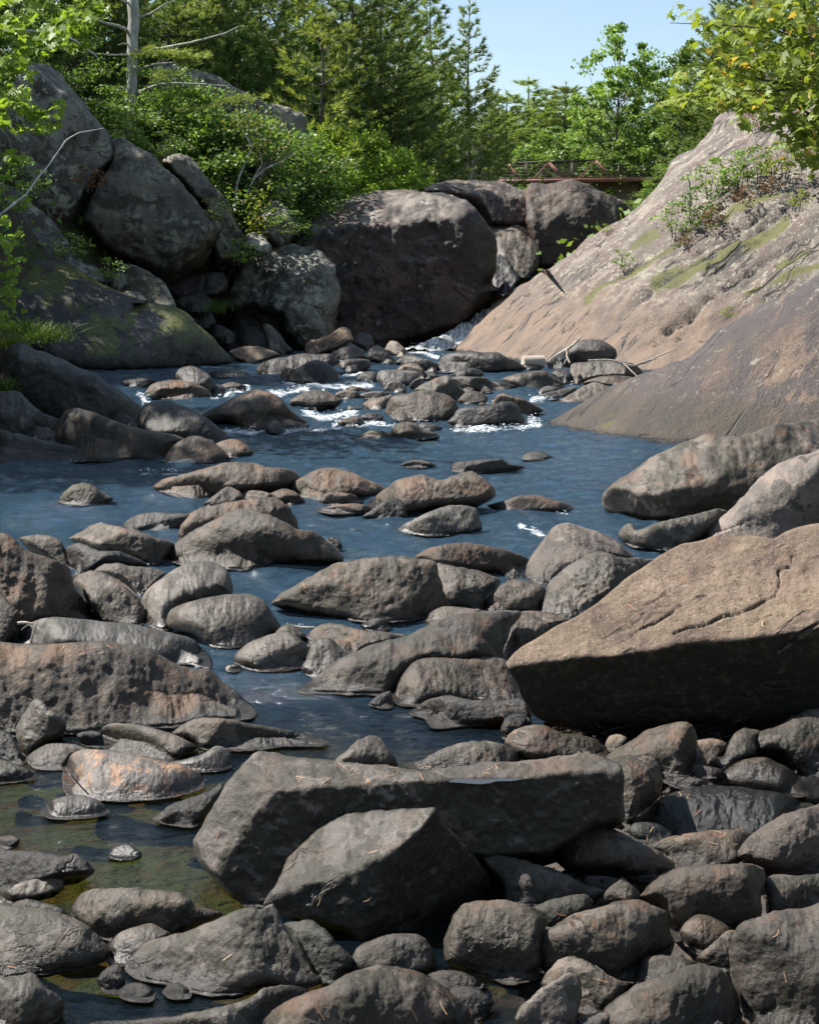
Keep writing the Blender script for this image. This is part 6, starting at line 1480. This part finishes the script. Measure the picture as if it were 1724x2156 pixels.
# pier
pv0 = fp(1138, 345, 83.5)
pz = float(ground_z(np.array([pv0[0]]), np.array([pv0[1]]))[0]) - .3
V, Q = bar(pv0 + np.array([0, 0, -.05]), np.array([pv0[0], pv0[1], pz]), 2.4, .48)
link('pier', mesh_np('pier', V - broot, [Q], M['pier'], smooth=False), B_)

# ------------------------------------------------------------------ waterfall, white water
b = NB('falling white water'); tc = b.n.new('ShaderNodeTexCoord')
n_ = b.noise(b.mapping(tc.outputs['UV'] if False else tc.outputs['Object'], (3.5, .7, .7)), 3, 7, .7, .4)
b.lk(b.mix(b.step(n_, .36, .6), (.06, .07, .065, 1), (.62, .64, .66, 1)), b.bsdf.inputs['Base Color']); b.bsdf.inputs['Roughness'].default_value = .45
M['fall'] = b.m
cl = [(1092, 606, 47.8, 14), (1072, 622, 47.3, 17), (1045, 648, 46.8, 20), (1012, 672, 46.2, 24), (978, 698, 45.4, 32), (940, 718, 44.6, 46), (905, 733, 43.6, 58), (880, 743, 42.4, 60)]
rows = []
ks = np.linspace(0, len(cl) - 1, 60); ca = np.array(cl)
for t_ in ks:
    r_ = [np.interp(t_, np.arange(len(cl)), ca[:, m]) for m in range(4)]
    for u in np.linspace(-1, 1, 17):
        p = pt(r_[0] + u * r_[3] * .62, r_[1] + u * 5, r_[2])
        p = p + np.array([0, 0, .10 * (1 - u * u)])
        rows.append(p)
rows = np.array(rows)
rows += np.array([0, -.4, 1]) * (fbm(rows * np.array([2.5, 1.2, 1.2]), 4, 77, .6) * .16)[:, None]
i = np.arange(59)[:, None] * 17 + np.arange(16)[None]
root = rows.mean(0)
link('waterfall', mesh_np('waterfall', rows - root, [np.stack([i, i + 17, i + 18, i + 1], -1).reshape(-1, 4)], M['fall']), None, root, 'white water chute falling between the cliff boulder and the right slope', 'waterfall')

b = NB('white foam'); b.bsdf.inputs['Base Color'].default_value = (.50, .53, .56, 1); b.bsdf.inputs['Roughness'].default_value = .6
M['foam'] = b.m
oct_v = np.array([[1, 0, 0], [-1, 0, 0], [0, 1, 0], [0, -1, 0], [0, 0, 1], [0, 0, -1]], float)
oct_f = np.array([[0, 2, 4], [2, 1, 4], [1, 3, 4], [3, 0, 4], [2, 0, 5], [1, 2, 5], [3, 1, 5], [0, 3, 5]])
FV, FF, fo = [], [], 0
def foam(tile, pts_, n, wy, size, z=.02):
    global fo
    n = int(n * .5)
    ox, oy, s = TILES[tile]
    a = np.array(pts_, float) * s + np.array([ox, oy])
    t = rng.uniform(0, len(a) - 1, n)
    x = np.interp(t, np.arange(len(a)), a[:, 0]) + rng.normal(0, wy * 1.6, n); y = np.interp(t, np.arange(len(a)), a[:, 1]) + rng.normal(0, wy, n)
    nn_ = fbm(np.stack([x * .06, y * .25, 0 * x], -1), 3, 44)
    for k in np.where(nn_ > -.1)[0]:
        p = on_ground(x[k], y[k], 0.)
        r = size * rng.uniform(.2, .62)
        v = oct_v * np.array([r * rng.uniform(1, 2.6), r * rng.uniform(.8, 1.6), r * rng.uniform(.4, 1.)]) * rng.uniform(.7, 1.3, (6, 1)) + p + np.array([0, 0, z * rng.uniform(0, 2)])
        FV.append(v); FF.append(oct_f + fo); fo += 6
for fe in FOAM: foam(*fe)
foam(5, [(880, 590), (920, 590), (960, 600)], 16, 3, .009, .003)
foam(5, [(960, 672), (1000, 675), (1020, 672)], 22, 1.2, .010, .003)
foam(5, [(1060, 660), (1110, 666), (1140, 665)], 14, 1, .006, .002)
foam(5, [(1200, 465), (1230, 475), (1300, 480)], 18, 2, .009, .003)
foam(5, [(960, 998), (1000, 996), (1060, 1000)], 20, 1, .006, .002)
link('white_water', mesh_np('white_water', np.concatenate(FV), [np.concatenate(FF)], M['foam']), label='white water and froth of the rapids around the rocks', cat='white water', kind='stuff')

# ------------------------------------------------------------------ puddle, fallen needles, small stones
pv = []
bp_ = None
b = NB('still puddle'); b.bsdf.inputs['Base Color'].default_value = (.03, .03, .03, 1); b.bsdf.inputs['Roughness'].default_value = .02
M['puddle'] = b.m

# pine needles lying on the foreground rocks: dropped on up-facing faces of the rocks
bpy.context.view_layer.update()
dg_ = bpy.context.evaluated_depsgraph_get()
def drop(px, py):
    o_ = Vector(CAMP); d_ = Vector(unit(dirs(px, py)))
    hit, loc, nor_, _, ob, _ = SC.ray_cast(dg_, o_, d_)
    return (np.array(loc), np.array(nor_), ob) if hit else None
NV, NF, k0 = [], [], 0
def needle_at(px, py, L, w, ang=None):
    global k0
    h = drop(px, py)
    if h is None or h[1][2] < .15: return
    loc, nr, ob = h
    if ob.name.startswith(('river', 'ground')): return
    t_ = unit(np.cross(nr, rng.normal(0, 1, 3))); s_ = np.cross(nr, t_)
    bend = rng.normal(0, .25)
    pts_ = [loc + nr * .004 + t_ * L * (u - .5) + s_ * bend * L * (u - .5) ** 2 * 2 for u in (0, .33, .66, 1)]
    for p in pts_: NV.extend([p - s_ * w * .5, p + s_ * w * .5 + nr * w * .4])
    for m in range(3): NF.append([k0 + 2 * m, k0 + 2 * m + 1, k0 + 2 * m + 3, k0 + 2 * m + 2])
    k0 += 8
for (x0, y0, x1, y1, n) in [(600, 1595, 1060, 1650, 90), (1340, 1650, 1650, 1720, 26), (1360, 1740, 1580, 1780, 40), (0, 1355, 360, 1380, 60), (1000, 1450, 1100, 1560, 50), (600, 1180, 900, 1250, 40),
                            (400, 1680, 900, 1900, 20), (900, 1880, 1724, 2150, 36), (0, 1900, 700, 2100, 20), (1100, 1150, 1724, 1400, 14), (320, 970, 830, 1030, 40), (560, 2080, 1000, 2150, 14), (820, 1000, 1000, 1050, 30)]:
    for q in range(int(n * .36)):
        px, py = rng.uniform(x0, x1), rng.uniform(y0, y1)
        needle_at(px, py, rng.uniform(.03, .06) if py > 1300 else .065, .0019 if py > 1500 else .003)
b = NB('dry pine needles'); g_ = b.n.new('ShaderNodeNewGeometry')
b.lk(b.mix(g_.outputs['Random Per Island'], (.34, .13, .05, 1), (.45, .30, .17, 1)), b.bsdf.inputs['Base Color']); b.bsdf.inputs['Roughness'].default_value = .6
M['litter'] = b.m
if NV:
    link('pine_needles', mesh_np('pine_needles', np.array(NV), [np.array(NF)], M['litter']), label='dry orange pine needles fallen on the foreground boulders', cat='pine needles', kind='stuff')
h = drop(1015, 1642)
if h is not None:
    loc = h[0]
    th = np.linspace(0, 2 * math.pi, 28)[:-1]
    rr = 1 + .25 * np.sin(th * 3 + 1) + .12 * np.sin(th * 7)
    V = np.stack([loc[0] + .17 * rr * np.cos(th), loc[1] + .05 * rr * np.sin(th), np.full(27, loc[2] + .006)], -1)
    root = loc
    link('puddle', mesh_np('puddle', V - root, [np.arange(27)[None]], M['puddle']), None, root, 'small sky reflecting puddle on top of the very wide block', 'puddle')

# small stones filling the gaps of the boulder field
gapm = {'g': []}
fill = []
for (x0, y0, x1, y1, n) in [(640, 1760, 1724, 2156, 60), (1240, 1560, 1724, 1800, 26), (0, 1230, 560, 1420, 12), (0, 1530, 420, 1640, 8), (520, 1260, 1100, 1330, 8)]:
    for q in range(n * 3):
        px, py = rng.uniform(x0, x1), rng.uniform(y0, y1)
        hh = drop(px, py)
        if hh is not None and hh[2].name.startswith(('ground', 'river')) and hh[0][2] < .2:
            fill.append((px, py))
fill = fill[:120]
cores = []
for s_ in range(5):
    th = np.random.default_rng(90 + s_)
    bm_v = unit(th.normal(0, 1, (1, 3)))
    import bmesh
    bm = bmesh.new(); bmesh.ops.create_icosphere(bm, subdivisions=3, radius=1)
    vv = np.array([v.co[:] for v in bm.verts]); ff = np.array([[v.index for v in f.verts] for f in bm.faces]); bm.free()
    vv = vv * (1 + .32 * fbm(vv * 1.3 + s_ * 9, 3, s_)[:, None]) * np.array([1.25, 1, .7])
    cores.append(mesh_np('stone', vv, [ff], M[['grey', 'gbrown', 'olive', 'plain', 'dark'][s_]]))
for q, (px, py) in enumerate(fill):
    p = on_ground(px, py, -.06)
    o = link('stone', cores[q % 5], None, p, 'small dark stone wedged in a gap between the foreground boulders', 'stone', 'small stones in the gaps')
    r = rng.uniform(.05, .11)
    o.scale = (r, r, r); o.rotation_euler = (rng.uniform(-.3, .3), rng.uniform(-.3, .3), rng.uniform(0, 6.28))

# gravel between the boulders of the right bank
n = 2600
gx, gy = rng.uniform(.35, 2.7, n), rng.uniform(3.9, 8.6, n)
gz_ = ground_z(gx, gy)
gr = rng.uniform(.010, .034, n)
GV = oct_v[None] * gr[:, None, None] * rng.uniform(.6, 1.25, (n, 6, 3)) + np.stack([gx, gy, gz_ + gr * .3], -1)[:, None]
GF = oct_f[None] + (np.arange(n) * 6)[:, None, None]
link('gravel', mesh_np('gravel', GV.reshape(-1, 3), [GF.reshape(-1, 3)], M['gbrown']), label='dark gravel filling the gaps between the right foreground boulders', cat='gravel', kind='stuff')
